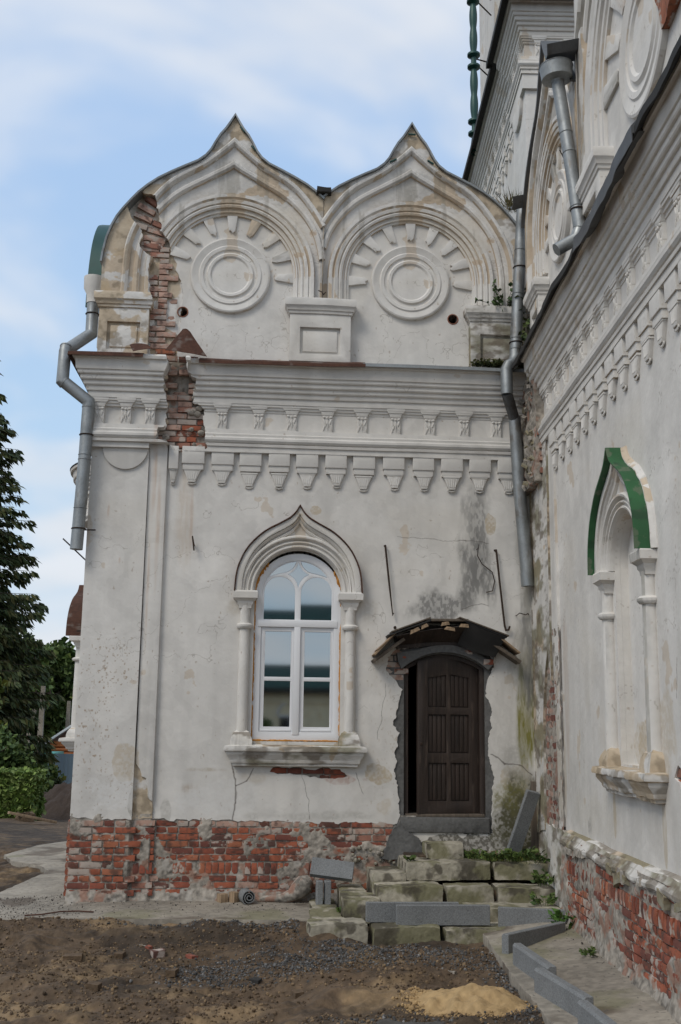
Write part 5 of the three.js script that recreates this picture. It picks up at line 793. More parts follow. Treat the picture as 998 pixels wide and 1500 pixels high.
// ================================================================ stone steps
const steps = thing('stone_steps', 'mossy worn limestone steps climbing to the wooden door', 'steps', [0, 0, 0]);
function block(x0, x1, y0, y1, z0, z1, seed, turn = 0) {
  const w = x1 - x0, h = y1 - y0, d = z1 - z0, n = (v) => Math.max(2, Math.round(v / 0.06)), g = new THREE.BoxGeometry(w, h, d, n(w), n(h), n(d)), p = g.attributes.position, r = 0.022;
  for (let i = 0; i < p.count; i++) { let x = p.getX(i), y = p.getY(i), z = p.getZ(i); const q = [Math.max(0, Math.abs(x) - w / 2 + r * 1.5), Math.max(0, Math.abs(y) - h / 2 + r), Math.max(0, Math.abs(z) - d / 2 + r)], L = Math.hypot(...q); if (L > r) { const k = (L - r); x -= Math.sign(x) * q[0] / L * k; y -= Math.sign(y) * q[1] / L * k; z -= Math.sign(z) * q[2] / L * k; } p.setXYZ(i, x, y, z); }
  rough(g, 0.022, 6, seed); rough(g, 0.010, 22, seed + 5);
  const m = add(steps, 'step_block', boxUV(toCreasedNormals(clean(g), 0.8), seed * 0.37, seed * 0.23), M.stone); m.position.set((x0 + x1) / 2, (y0 + y1) / 2, (z0 + z1) / 2); m.rotation.y = turn; return m;
}
block(2.77, 3.40, -0.22, 0.035, 1.38, 1.80, 1, 0.03); block(3.44, 4.17, -0.25, 0.015, 1.36, 1.82, 2, -0.01); block(4.19, 4.92, -0.25, 0.0, 1.36, 1.82, 3, 0.02);
block(2.82, 3.18, -0.2, 0.04, 0.72, 1.40, 4, 0.02); block(2.84, 3.16, -0.2, 0.05, 0.0, 0.74, 5);
block(3.17, 3.62, -0.05, 0.2, 0.6, 1.2, 6, -0.02); block(3.17, 3.5, -0.05, 0.21, -0.03, 0.62, 8); block(3.62, 4.5, -0.12, 0.13, 0.9, 1.40, 16); block(4.5, 5.6, -0.12, 0.14, 0.9, 1.42, 7);
block(3.56, 4.33, 0.1, 0.315, 0.62, 1.02, 9, 0.01); block(4.35, 4.91, 0.1, 0.31, 0.62, 1.0, 10, -0.015); block(4.93, 5.62, 0.1, 0.305, 0.6, 1.0, 11, 0.02); block(3.54, 3.95, 0.12, 0.41, -0.03, 0.64, 12, 0.03);
block(3.93, 4.96, 0.32, 0.53, 0.22, 0.62, 13, 0.015); block(4.98, 5.64, 0.32, 0.52, 0.2, 0.60, 15, -0.01); block(3.91, 4.3, 0.33, 0.545, -0.03, 0.24, 18);
block(4.22, 4.69, 0.52, 0.715, -0.02, 0.32, 17, 0.03);
add(steps, 'rubble_fill', fin(rough(merge([new THREE.BoxGeometry(2.0, 0.5, 0.9, 30, 8, 12).translate(4.7, 0.0, 0.42), new THREE.BoxGeometry(1.66, 0.3, 0.5, 20, 6, 10).translate(4.82, 0.42, -0.02), new THREE.BoxGeometry(2.3, 0.3, 1.2, 30, 6, 14).translate(4.4, -0.24, 0.8)]), 0.05, 6, 61)), M.soil);
add(steps, 'cement_fill', fin(rough(slab(jag([[3.72, 0.5], [4.22, 0.46], [4.2, 0.74], [4.02, 0.84], [3.92, 0.95], [3.84, 0.8]], 0.03, 0.02, 67), -0.05, 0.045), 0.006, 20, 67), 0.6), M.cement);
{ const R = rng(881); for (let i = 0; i < 46; i++) { const s = 0.014 + R() * 0.022; const m = add(steps, 'rubble_stone', fin(rough(new THREE.IcosahedronGeometry(s, 1), s * 0.5, 20, i), 0.8), R() < 0.6 ? M.stone : M.mortar); if (i < 26) m.position.set(4.72 + R() * 0.8, 0.56 + R() * 0.03, 0.03 + R() * 0.2); else m.position.set(3.3 + R() * 0.6, 0.42 + R() * 0.2, 0.0 + R() * 0.05); } }

// ================================================================ concrete kerb stones
function kerbGeo(L, H = 0.2, T = 0.08) { const s = shapeOf([[-T / 2, 0], [T / 2, 0], [T / 2, H - 0.02], [T / 2 - 0.018, H], [-T / 2 + 0.006, H], [-T / 2, H - 0.006]]); return fin(new THREE.ExtrudeGeometry(s, { depth: L - 0.01, bevelEnabled: true, bevelThickness: 0.005, bevelSize: 0.005, bevelOffset: -0.005, bevelSegments: 1 }).rotateY(Math.PI / 2).translate(-L / 2 + 0.005, 0, 0), 0.4); }
const gK = kerbGeo(1.0), gKs = kerbGeo(0.42, 0.16, 0.09);
function kerb(label, pos, rot, geo = gK) { const m = add(scene, 'kerb_stone', geo, M.kerb); tag(m, label, 'kerb stone', 'grey concrete kerb stones left by the steps'); m.position.set(...pos); m.rotation.set(...rot); m.rotation.order = 'YXZ'; return m; }
const FLAT = 0;
kerb('grey kerb stone on the lowest step, partly hidden behind another', [3.90, 0.02, 1.50], [0, 0.0, 0]);
kerb('grey kerb stone standing at the lip of the lowest step', [4.21, 0.012, 1.63], [0, 0.01, 0]);
kerb('dark grey kerb stone on the lowest step with a wet patch', [5.29, -0.01, 1.74], [0, -0.28, 0]);
kerb('kerb stone set at an angle where the steps meet the concrete strip', [4.96, -0.055, 2.58], [0, 0.74, 0]);
kerb('kerb stone in line along the concrete strip, next to the angled one', [4.63, -0.05, 3.87], [0, Math.PI / 2 + 0.06, 0]);
kerb('middle kerb stone of the line beside the sand heap', [4.60, -0.05, 4.90], [0, Math.PI / 2 + 0.12, 0]);
kerb('last kerb stone of the line, lowest in the soil beyond the sand', [4.60, -0.05, 5.98], [0, Math.PI / 2 + 0.02, 0]);
kerb('short kerb piece lying tilted across two upright pieces', [3.09, 0.325, 0.44], [-0.62, -0.05, -0.13], kerbGeo(0.5, 0.22, 0.07));
kerb('short kerb piece standing on end, outer one under the tilted slab', [2.905, 0.03, 0.34], [0, Math.PI / 2, Math.PI / 2], kerbGeo(0.26, 0.16, 0.08)).position.set(2.955, 0.17, 0.40);
kerb('short kerb piece standing on end, inner one under the tilted slab', [3.0, 0.03, 0.34], [0, Math.PI / 2, Math.PI / 2], kerbGeo(0.26, 0.16, 0.08)).position.set(3.05, 0.17, 0.38);
kerb('pale kerb stone leaning on end in the mossy corner', [5.49, 0.92, 0.22], [0, 0, 0], kerbGeo(0.82, 0.17, 0.07)).rotation.set(0.3, 0.15, 1.33);
{ const m = kerb('rotten dark board leaning in the mossy corner', [5.53, 0.5, 0.10], [0, 0, 0]); m.geometry = fin(rough(bevelBox(-0.05, 0.05, 0, 0.92, -0.015, 0.015, 0.004), 0.006, 9, 5)); m.material = M.oldWood; m.rotation.set(-0.05, 0.1, -0.03); m.name = 'leaning_board'; m.userData = { label: 'rotten dark board leaning in the mossy corner', category: 'board' }; m.position.set(5.60, 0.5, 0.08); taken['leaning_board'] = 0; taken['kerb_stone']--; }

// ================================================================ small things along the plinth
{ const r = thing('mat_roll', 'small grey roll of mesh lying by the plinth', 'roll', [2.12, -0.01, 0.20]);
  const sp = []; for (let a = 0; a < 17; a += 0.35) { const q = 0.018 + a * 0.0042; sp.push([Math.cos(a) * q, 0.095 + Math.sin(a) * q]); }
  add(r, 'rolled_mesh', fin(rough(sweep2(sp, [[0, 0.11], [0.009, 0.11]], -0.11).rotateY(0.25), 0.004, 30, 5), 0.8), M.kerb);
  const s = thing('burlap_bundle', 'long dusty bundle of sacking lying against the plinth', 'bundle', [0, 0, 0]);
  add(s, 'sacking', fin(rough(tube([[2.24, 0.03, 0.10], [2.38, 0.045, 0.11], [2.52, 0.05, 0.12], [2.64, 0.075, 0.14], [2.72, 0.14, 0.15], [2.80, 0.22, 0.14], [2.86, 0.26, 0.12]], (i) => [0.035, 0.045, 0.05, 0.07, 0.11, 0.115, 0.07][i], 14), 0.02, 11, 7), 0.9), M.mortar);
  for (const [x, w, h, t] of [[1.83, 0.10, 0.11, 'small pale wooden block by the plinth, left of the other block'], [1.965, 0.085, 0.13, 'small pale wooden block by the plinth, next to the mesh roll']]) { const b = add(scene, 'wood_block', fin(rough(bevelBox(-w / 2, w / 2, 0, h, -0.05, 0.05, 0.006), 0.006, 12, Math.round(x * 20))), M.paleWood); b.position.set(x, -0.008, 0.12); b.rotation.y = x * 2; tag(b, t, 'wood block'); }
  tag(add(scene, 'bent_rebar', fin(tube([[-0.30, -0.02, 0.90], [-0.12, -0.012, 0.88], [0.05, -0.005, 0.74], [0.25, -0.005, 0.70], [0.42, -0.01, 0.72]], 0.009, 6), 1), M.rust), 'rusty bent reinforcing rod lying on the concrete strip', 'iron rod'); }
// loose stones and brick bits on the soil
{ const R = rng(911);
  const loose = [[1.12, 2.15, 0.055, 'stone', 'pale stone'], [1.30, 2.45, 0.06, 'clay', 'dark brick lump'], [1.62, 2.5, 0.045, 'brick', 'reddish brick lump'], [1.2, 2.33, 0.03, 'brick', 'small orange brick chip'], [0.95, 2.5, 0.05, 'soil', 'earth clod'], [2.24, 3.38, 0.05, 'tar', 'dark slate-like flake'], [0.55, 2.8, 0.07, 'soil', 'large earth clod'], [1.5, 3.2, 0.05, 'soil', 'flat earth-brown stone'], [2.6, 3.9, 0.05, 'soil', 'angular brown stone'], [3.0, 3.6, 0.05, 'soil', 'earth clod by the gravel'], [3.3, 4.15, 0.035, 'soil', 'small round stone'], [2.0, 4.3, 0.04, 'soil', 'crumbly clod'], [0.9, 3.9, 0.05, 'soil', 'dark wet clod'], [3.75, 3.0, 0.035, 'brick', 'brick chip near the steps'], [4.0, 3.4, 0.03, 'stone', 'small stone by the sand']];
  const mats = { stone: M.mortar, clay: BRICK[5], brick: BRICK[1], soil: M.soil, tar: M.tar };
  loose.forEach(([x, z, s, k, l], i) => { const flat = k === 'tar' ? 0.25 : 0.55, m = add(scene, 'loose_stone', fin(rough(new THREE.BoxGeometry(s * 2.2, s * 2 * flat, s * 1.6, 5, 4, 5), s * 0.5, 0.45 / s, i + 3), 0.5), mats[k]); m.position.set(x, groundY(x, z) + s * flat * 0.35, z); m.rotation.y = R() * 6; tag(m, l + ' lying on the churned soil, ' + ['behind the gravel patch', 'in front of the concrete strip', 'between the ruts', 'near the sand heap'][i % 4], 'stone', 'loose stones on the soil'); }); }
// gravel and crumbs: nobody could count them
function scatter(name, label, n, sampler, size, mat, seed, tone) {
  const R = rng(seed), g = clean(new THREE.IcosahedronGeometry(1, 0)); rough(g, 0.25, 2, seed); const im = new THREE.InstancedMesh(fin(g, 0.3), mat, n), d = new THREE.Object3D(), c = new THREE.Color(); let k = 0;
  for (let i = 0; i < n * 6 && k < n; i++) { const p = sampler(R); if (!p) continue; const s = size * (0.35 + R() * R() * 1.3); d.position.set(p[0], (p[2] ?? groundY(p[0], p[1])) + s * 0.25, p[1]); d.rotation.set(R() * 6, R() * 6, R() * 6); d.scale.set(s * (0.8 + R() * 0.6), s * 0.75, s); d.updateMatrix(); im.setMatrixAt(k, d.matrix); tone(c, R); im.setColorAt(k, c); k++; }
  im.count = k; im.name = numbered(name); im.castShadow = im.receiveShadow = true; scene.add(im); return tag(im, label, 'gravel', null, 'stuff');
}
const rough1 = std({ color: 0xffffff, roughness: 0.95 });
const gauss = (x, z, list) => list.reduce((a, [gx, gz, rx, rz, w = 1]) => a + w * Math.exp(-(((x - gx) / rx) ** 2 + ((z - gz) / rz) ** 2)), 0);
const gravelSpots = [[2.0, 2.95, 0.4, 0.35, 1], [1.75, 3.3, 0.3, 0.25], [2.6, 1.35, 0.6, 0.2, 0.9], [3.0, 2.4, 0.45, 0.5], [3.6, 2.2, 0.6, 0.3, 0.9], [2.6, 2.9, 0.3, 0.4], [4.1, 2.7, 0.35, 0.4, 0.7], [4.45, 3.6, 0.12, 0.8, 0.9], [4.35, 4.9, 0.2, 0.5, 0.8], [3.3, 5.2, 0.4, 0.2, 0.6], [1.6, 1.3, 1.0, 0.12, 0.4]];
scatter('gravel', 'grey gravel scattered over the soil in patches', 14000, (R) => { const x = 0.3 + R() * 4.6, z = 1.15 + R() * 4.8; return R() < gauss(x, z, gravelSpots) * (0.35 + fbm(x * 5, z * 5, 3, 3)) && !(x > 2.7 && z < 1.9 && z > -1) ? [x, z] : null; }, 0.0115, rough1, 921, (c, R) => { const v = 0.055 + R() * R() * R() * 0.28; c.setRGB(v, v * 0.97, v * 0.94); });
scatter('soil_crumbs', 'brown crumbs and small clods of churned soil', 14000, (R) => { const x = -1.5 + R() * 6.2, z = 1.12 + R() * 5.6; return fbm(x * 2, z * 2.4, 4, 5) > 0.43 && !(x > 2.7 && z < 1.9) && !(x > 4.6) ? [x, z] : null; }, 0.014, rough1, 923, (c, R) => { const v = 0.6 + R() * 0.8; R() < 0.3 ? c.setRGB(0.18 * v, 0.122 * v, 0.068 * v) : c.setRGB(0.10 * v, 0.067 * v, 0.040 * v); });
scatter('grit', 'dark grit strewn on the concrete strip', 900, (R) => { const x = -0.9 + R() * 3.7, z = -0.4 + R() * 1.45; return (z > 0.12 || x < 0) && R() < 0.3 + 0.7 * smooth(0.3, -0.6, x) ? [x, z, -0.03 * smooth(0, 1.1, z) - 0.05 * smooth(0, -1.2, x) + 0.012] : null; }, 0.007, rough1, 925, (c, R) => { const v = 0.03 + R() * 0.07; c.setRGB(v, v * 0.85, v * 0.7); });
scatter('grit', 'dark grit strewn on the concrete strip', 350, (R) => { const x = 4.68 + R() * 0.7, z = 2 + R() * 4; return [x, z, -0.05 + 0.14 * smooth(4.9, 5.6, x) + 0.012]; }, 0.008, rough1, 927, (c, R) => { const v = 0.04 + R() * 0.09; c.setRGB(v, v * 0.85, v * 0.7); }).userData.label = 'dark grit on the concrete beside the nave plinth';
// heaps
function heap(name, label, cx, cz, rx, rz, h, mat, seed, base) { const N = 70, pos = [], uv = [], idx = []; for (let j = 0; j <= N; j++) for (let i = 0; i <= N; i++) { const u = i / N * 2 - 1, v = j / N * 2 - 1, x = cx + u * rx, z = cz + v * rz, r = Math.hypot(u, v) * (0.85 + 0.35 * fbm(x * 3 / rx + seed, z * 3 / rz, 4, seed)); const k = Math.max(0, 1 - r); pos.push(x, base(x, z) - 0.03 + h * Math.pow(k, 0.9) * 1.15 + (k > 0 ? (fbm(x * 9 / Math.sqrt(rx), z * 9 / Math.sqrt(rz), 4, seed + 3) - 0.5) * h * 0.35 * Math.min(1, k * 4) : 0), z); uv.push(x, z); } for (let j = 0; j < N; j++) for (let i = 0; i < N; i++) { const a = j * (N + 1) + i; idx.push(a, a + N + 1, a + 1, a + 1, a + N + 1, a + N + 2); } const g = new THREE.BufferGeometry(); g.setAttribute('position', new THREE.Float32BufferAttribute(pos, 3)); g.setAttribute('uv', new THREE.Float32BufferAttribute(uv, 2)); g.setIndex(idx); g.computeVertexNormals(); return tag(add(scene, name, g, mat), label, name.split('_')[1]); }
const texSand = tex(256, 256, (x, y, o) => { const g = 0.75 + 0.5 * fbm(x * 30, y * 30, 4, 951, 30, 30); o[0] = 0.37 * g; o[1] = 0.25 * g; o[2] = 0.12 * g; }, [1, 1]);
heap('sand_heap', 'heap of yellow sand on the soil beside the kerb stones', 3.95, 4.62, 0.60, 0.40, 0.14, std({ map: texSand, bumpMap: roughBump, bumpScale: 0.03 }), 961, groundY);
scatter('sand_grains', 'loose yellow sand strewn round the sand heap', 2600, (R) => { const a = R() * 6.283, d = 0.75 + R() * R() * 0.55; return [3.95 + Math.cos(a) * d * 0.52, 4.62 + Math.sin(a) * d * 0.34]; }, 0.011, rough1, 929, (c, R) => { const v = 0.7 + R() * 0.6; c.setRGB(0.33 * v, 0.22 * v, 0.105 * v); });
heap('gravel_heap', 'low heap of dark gravel in front of the sand', 3.45, 5.35, 0.5, 0.4, 0.09, std({ color: new THREE.Color(0.07, 0.065, 0.06), bumpMap: roughBump, bumpScale: 0.04 }), 963, groundY);
heap('soil_heap', 'large dark heap of soil behind the hedge', -1.2, -17, 3.2, 2.2, 1.62, std({ color: new THREE.Color(0.045, 0.030, 0.022), bumpMap: roughBump, bumpScale: 0.06 }), 965, groundY);

// ================================================================ plants
function leafGeom(n, at, R, size, cols, aspect = 0.55) {      // many small folded leaf faces
  const pos = [], col = [], nor = [], a = new THREE.Vector3(), t = new THREE.Vector3(), b = new THREE.Vector3(), q = new THREE.Vector3();
  for (let i = 0; i < n; i++) {
    const o = at(R, i); if (!o) continue; const [x, y, z, s = 1, dir] = o, L = size * s * (0.6 + R() * 0.8), w = L * aspect;
    t.set(R() - 0.5, R() - 0.5, R() - 0.5).normalize(); if (dir) t.lerp(dir, 0.72).normalize();
    a.set(R() - 0.5, R() - 0.2, R() - 0.5).normalize(); b.crossVectors(t, a).normalize(); q.crossVectors(b, t).multiplyScalar(w * 0.25);
    const P = [[x, y, z], [x + t.x * L * 0.5 + b.x * w + q.x, y + t.y * L * 0.5 + b.y * w + q.y, z + t.z * L * 0.5 + b.z * w + q.z], [x + t.x * L, y + t.y * L, z + t.z * L], [x + t.x * L * 0.5 - b.x * w + q.x, y + t.y * L * 0.5 - b.y * w + q.y, z + t.z * L * 0.5 - b.z * w + q.z]];
    const c = cols[Math.floor(R() * cols.length)], k = 0.75 + R() * 0.5;
    for (const v of [0, 1, 2, 0, 2, 3]) { pos.push(...P[v]); col.push(c[0] * k, c[1] * k, c[2] * k); }
  }
  const g = new THREE.BufferGeometry(); g.setAttribute('position', new THREE.Float32BufferAttribute(pos, 3)); g.setAttribute('color', new THREE.Float32BufferAttribute(col, 3)); g.computeVertexNormals(); return g;
}
const leafMat = new THREE.MeshPhysicalMaterial({ vertexColors: true, roughness: 0.75, side: THREE.DoubleSide });
const bark = std({ color: new THREE.Color(0.06, 0.045, 0.032), bumpMap: roughBump, bumpScale: 0.03 });
const GREEN = [[0.055, 0.095, 0.018], [0.08, 0.125, 0.022], [0.10, 0.14, 0.03], [0.04, 0.075, 0.015]], YEL = [[0.14, 0.17, 0.03], [0.11, 0.15, 0.03], [0.20, 0.19, 0.03]], DARK = [[0.030, 0.050, 0.014], [0.045, 0.068, 0.018], [0.062, 0.078, 0.020], [0.09, 0.088, 0.026]];
// spruce
{ const X = -9.2, Z = -26, t = thing('spruce_tree', 'tall dark spruce with drooping branches left of the church', 'tree', [X, -1.3, Z]), R = rng(1001), H = 19;
  add(t, 'trunk', fin(tube([[0, 0, 0], [0.03, 6, 0], [0, 12, 0.02], [0, H, 0]], (i) => [0.26, 0.18, 0.1, 0.02][i], 10), 1), bark);
  const tw = [], br = [];
  for (let y = 1.6; y < H - 0.2; y += 0.30) { const rel = 1 - y / H, len = 0.25 + 4.3 * Math.pow(rel, 0.72), n = 8 + Math.floor(rel * 5);
    for (let k = 0; k < n; k++) { const a = k / n * 6.283 + R() * 0.7 + y, L = len * (0.65 + R() * 0.5), ca = Math.cos(a), sa = Math.sin(a); if (L > 0.6) br.push(tube([[0, y, 0], [ca * L * 0.5, y - 0.10 * L, sa * L * 0.5], [ca * L, y - 0.12 * L, sa * L]], (i) => [0.03, 0.018, 0.006][i], 4, false));
      const m = Math.ceil(L * 9); for (let i = 0; i < m; i++) { const f = (i + 0.3 + R() * 0.5) / m, d = L * f, droop = -0.22 * L * f + 0.12 * L * f * f; for (let s = 0; s < 7; s++) { const w = (R() - 0.5) * 0.6 * (1.1 - f) + (R() - 0.5) * 0.15; tw.push([ca * d - sa * w, y + droop - Math.abs(w) * 0.25 - R() * 0.16, sa * d + ca * w, 0.8 + R() * 0.6, new THREE.Vector3(ca * 0.5 - sa * w, -0.55, sa * 0.5 + ca * w).normalize()]); } } } }
  add(t, 'branches', merge(br), bark); add(t, 'crown', leafGeom(tw.length, (r, i) => tw[i], R, 0.27, DARK, 0.17), leafMat); }
// leafy trees beyond
function leafTree(label, x, z, h, rw, cols, seed, n, size) {
  const R = rng(seed), y0 = groundY(x, z), t = thing('leafy_tree', label, 'tree', [x, y0, z], 'trees beyond the churchyard'), clumps = [], br = [];
  add(t, 'trunk', fin(tube([[0, -0.2, 0], [0.1, h * 0.3, 0.05], [0, h * 0.6, 0], [0.05, h * 0.9, 0]], (i) => [0.24, 0.17, 0.1, 0.03][i], 8), 1), bark);
  for (let i = 0; i < 46; i++) { const a = R() * 6.283, e = R(), yy = h * (0.25 + 0.75 * e), r = rw * Math.sqrt(R()) * Math.sin(Math.PI * Math.min(0.97, 0.12 + 0.86 * (1 - e * 0.86))) ; clumps.push([Math.cos(a) * r, yy, Math.sin(a) * r, (0.28 + R() * 0.3) * rw * 0.75]); if (i % 3 === 0) br.push(tube([[0, yy * 0.7, 0], [Math.cos(a) * r * 0.5, yy * 0.9, Math.sin(a) * r * 0.5], [Math.cos(a) * r, yy, Math.sin(a) * r]], (k) => [0.06, 0.035, 0.012][k], 5, false)); }
  add(t, 'branches', merge(br), bark);
  add(t, 'crown', leafGeom(n, (r) => { const c = clumps[Math.floor(r() * clumps.length)], u = r() * 6.283, v = Math.acos(2 * r() - 1), d = c[3] * Math.pow(r(), 0.4); return [c[0] + Math.sin(v) * Math.cos(u) * d, c[1] + Math.cos(v) * d * 0.8, c[2] + Math.sin(v) * Math.sin(u) * d]; }, R, size, cols), leafMat);
}
leafTree('broad green tree standing behind the concrete pole', -10.2, -47, 7.2, 2.4, GREEN, 1011, 14000, 0.3);
leafTree('rounded green tree beside the wall edge behind the shed', -10.6, -62, 7.2, 2.3, GREEN.map((c) => c.map((v) => v * 0.75)), 1013, 10000, 0.34);
leafTree('dark bushy tree under the spruce', -12.2, -40, 7.6, 3.0, GREEN.map((c) => c.map((v) => v * 0.6)), 1015, 12000, 0.3);
leafTree('yellowing young tree at the edge behind the hedge', -7.3, -22, 5.2, 1.1, YEL, 1017, 5000, 0.2);
leafTree('low broad tree behind the pole, left of the broad green one', -13.5, -52, 6.4, 2.6, GREEN, 1019, 9000, 0.32);
function bush(name, label, x, z, rx, h, rz, cols, seed, n, size, boxy) {
  const R = rng(seed), t = thing(name, label, boxy ? 'hedge' : 'bush', [x, groundY(x, z) - 0.05, z]);
  add(t, 'stem', fin(merge(Array.from({ length: 7 }, (_, i) => tube([[(R() - 0.5) * rx, 0, (R() - 0.5) * rz], [(R() - 0.5) * rx * 1.5, h * 0.45, (R() - 0.5) * rz], [(R() - 0.5) * rx * 1.8, h * 0.85, (R() - 0.5) * rz * 1.6]], 0.018, 5))), 1), bark);
  add(t, 'foliage', leafGeom(n, (r) => { if (boxy) { const f = r(), u = r() * 2 - 1, v = r(), w = r() * 2 - 1, e = 1.0 - r() * r() * 0.75 + (fbm(u * 4, v * 4 + w, 3, seed) - 0.5) * 0.12; return f < 0.45 ? [u * rx, v * h, rz * e] : f < 0.75 ? [u * rx, h * e, w * rz] : [rx * e, v * h, w * rz]; } const u = r() * 6.283, v = Math.acos(1 - r()), d = Math.pow(r(), 0.3) * (0.75 + 0.5 * fbm(u * 2, v * 3, 3, seed)); return [Math.sin(v) * Math.cos(u) * rx * d, Math.cos(v) * h * d + 0.06, Math.sin(v) * Math.sin(u) * rz * d]; }, R, size, cols), leafMat);
}
bush('clipped_hedge', 'clipped leafy hedge block left of the soil heap', -4.35, -13.8, 1.25, 1.16, 0.7, [[0.13, 0.20, 0.035], [0.17, 0.24, 0.05], [0.09, 0.15, 0.028], [0.21, 0.27, 0.08]], 1021, 22000, 0.10, true);
bush('shrub', 'dense dark shrub behind the clipped hedge', -5.5, -19, 1.9, 2.4, 1.2, GREEN, 1023, 9000, 0.15);
bush('shrub', 'spreading shrub at the foot of the pole', -7.4, -30, 2.2, 2.6, 1.4, GREEN.concat(YEL), 1025, 9000, 0.18);
bush('shrub', 'bright yellow-green shrub under the spruce', -6.6, -21, 1.5, 3.2, 1.2, YEL.concat(GREEN), 1027, 7000, 0.16);
// weeds around the steps
function weed(label, x, y, z, h, n, cols, seed, r = 0.12, size = 0.07, stems = true) {
  const R = rng(seed), t = thing('weed', label, 'weed', [x, y, z], 'weeds around the steps'), st = [], lf = [];
  for (let i = 0; i < n; i++) { const a = R() * 6.283, d = r * Math.sqrt(R()), hh = h * (0.4 + R() * 0.6), bx = Math.cos(a) * d, bz = Math.sin(a) * d, tx = bx * 1.8, tz = bz * 1.8; if (stems) st.push(tube([[bx, -0.01, bz], [mix(bx, tx, 0.4), hh * 0.6, mix(bz, tz, 0.4)], [tx, hh, tz]], 0.0025, 4, false)); for (let k = 0; k < 5; k++) { const f = 0.25 + 0.75 * R(); lf.push([mix(bx, tx, f), hh * f, mix(bz, tz, f), 1, new THREE.Vector3(Math.cos(a + (R() - 0.5) * 2.5), 0.35, Math.sin(a + (R() - 0.5) * 2.5)).normalize()]); } }
  if (stems) add(t, 'stems', merge(st), std({ color: new THREE.Color(0.06, 0.09, 0.02) }));
  add(t, 'leaves', leafGeom(lf.length, (q, i) => lf[i], R, size, cols, 0.3), leafMat);
}
weed('spreading green weed on the top step by the leaning kerb stone', 5.42, 0.52, 0.42, 0.13, 34, GREEN, 1101, 0.2, 0.08);
weed('low green weed on the landing beside the stone block', 4.85, 0.53, 0.3, 0.10, 24, GREEN, 1103, 0.14, 0.06);
weed('small weed in the middle of the top step', 5.12, 0.53, 0.34, 0.08, 20, GREEN, 1105, 0.15, 0.055);
weed('tiny weed growing from the second step', 3.98, 0.53, 0.5, 0.05, 8, GREEN, 1107, 0.04, 0.05);
weed('weed sprouting where the second step meets the nave plinth', 5.5, 0.31, 0.85, 0.16, 14, GREEN, 1109, 0.08, 0.07);
weed('broad-leaved weed at the foot of the nave plinth', 5.45, 0.0, 2.08, 0.26, 16, [[0.06, 0.14, 0.02], [0.08, 0.17, 0.03]], 1111, 0.1, 0.11);
weed('weed on the wall side of the third step', 5.4, 0.14, 1.2, 0.14, 10, GREEN, 1113, 0.08, 0.07);
weed('small weed at the end of the first step', 3.2, 0.03, 0.98, 0.07, 6, GREEN, 1115, 0.03, 0.05);
weed('small weed at the foot of the nave plinth near the sand', 5.28, 0.02, 3.4, 0.10, 6, GREEN, 1117, 0.06, 0.06);
{ const R = rng(1121), lf = []; for (let i = 0; i < 2600; i++) { const x = 4.72 + R() * 0.9, z = 0.06 + R() * 0.46; if (fbm(x * 7, z * 7, 3, 5) > 0.45) lf.push([x, 0.52, z, 0.6 + R() * 0.7, new THREE.Vector3((R() - 0.5) * 0.8, 1, (R() - 0.5) * 0.8).normalize()]); } const m = add(scene, 'grass', leafGeom(lf.length, (r, i) => lf[i], R, 0.055, GREEN.concat(YEL), 0.09), leafMat); tag(m, 'short grass and moss on the landing before the door', 'grass', null, 'stuff'); }
{ const t = thing('wall_shrub', 'sapling rooted in the wall corner behind the drainpipe', 'sapling', [5.35, 7.55, 0.14]), R = rng(1131), lf = [], st = [];
  for (let i = 0; i < 12; i++) { const a = Math.PI * (0.15 + 0.8 * R()), L = 0.15 + R() * 0.38, dx = Math.cos(a) * L, dy = Math.sin(a) * L * 0.75, dz = R() * 0.2; st.push(tube([[0, 0, -0.1], [dx * 0.5, dy * 0.6, dz * 0.5], [dx, dy, dz]], 0.004, 4, false)); for (let k = 0; k < 11; k++) { const f = 0.3 + 0.7 * R(); lf.push([dx * f + (R() - 0.5) * 0.05, dy * f + (R() - 0.5) * 0.05, dz * f]); } }
  add(t, 'stems', merge(st), bark); add(t, 'leaves', leafGeom(lf.length, (r, i) => lf[i], R, 0.065, [[0.05, 0.09, 0.02], [0.035, 0.07, 0.018]], 0.45), leafMat); }
{ const t = thing('wall_shrub', 'dark sprigs growing under the gutter in the nave corner', 'sapling', [5.56, 6.95, 0.35]), R = rng(1133), lf = []; for (let i = 0; i < 90; i++) lf.push([(R() - 0.5) * 0.2, R() * 0.7, (R() - 0.5) * 0.2]); add(t, 'stems', fin(tube([[0, -0.05, 0], [0.02, 0.3, 0.02], [0, 0.65, 0]], 0.006, 5), 1), bark); add(t, 'leaves', leafGeom(lf.length, (r, i) => lf[i], R, 0.07, DARK.concat(GREEN), 0.45), leafMat); }
{ const t = thing('dry_grass', 'dry brown grass tuft under the dark gutter spout', 'grass tuft', [5.52, 9.0, 0.05]), R = rng(1135), lf = []; for (let i = 0; i < 150; i++) { const a = R() * 6.28; lf.push([(R() - 0.5) * 0.3, 0, (R() - 0.5) * 0.2, 1, new THREE.Vector3(Math.cos(a) * 0.6, 1, Math.sin(a) * 0.6).normalize()]); } add(t, 'blades', leafGeom(lf.length, (r, i) => lf[i], R, 0.26, [[0.15, 0.10, 0.04], [0.10, 0.09, 0.03], [0.07, 0.08, 0.02]], 0.025), leafMat); }
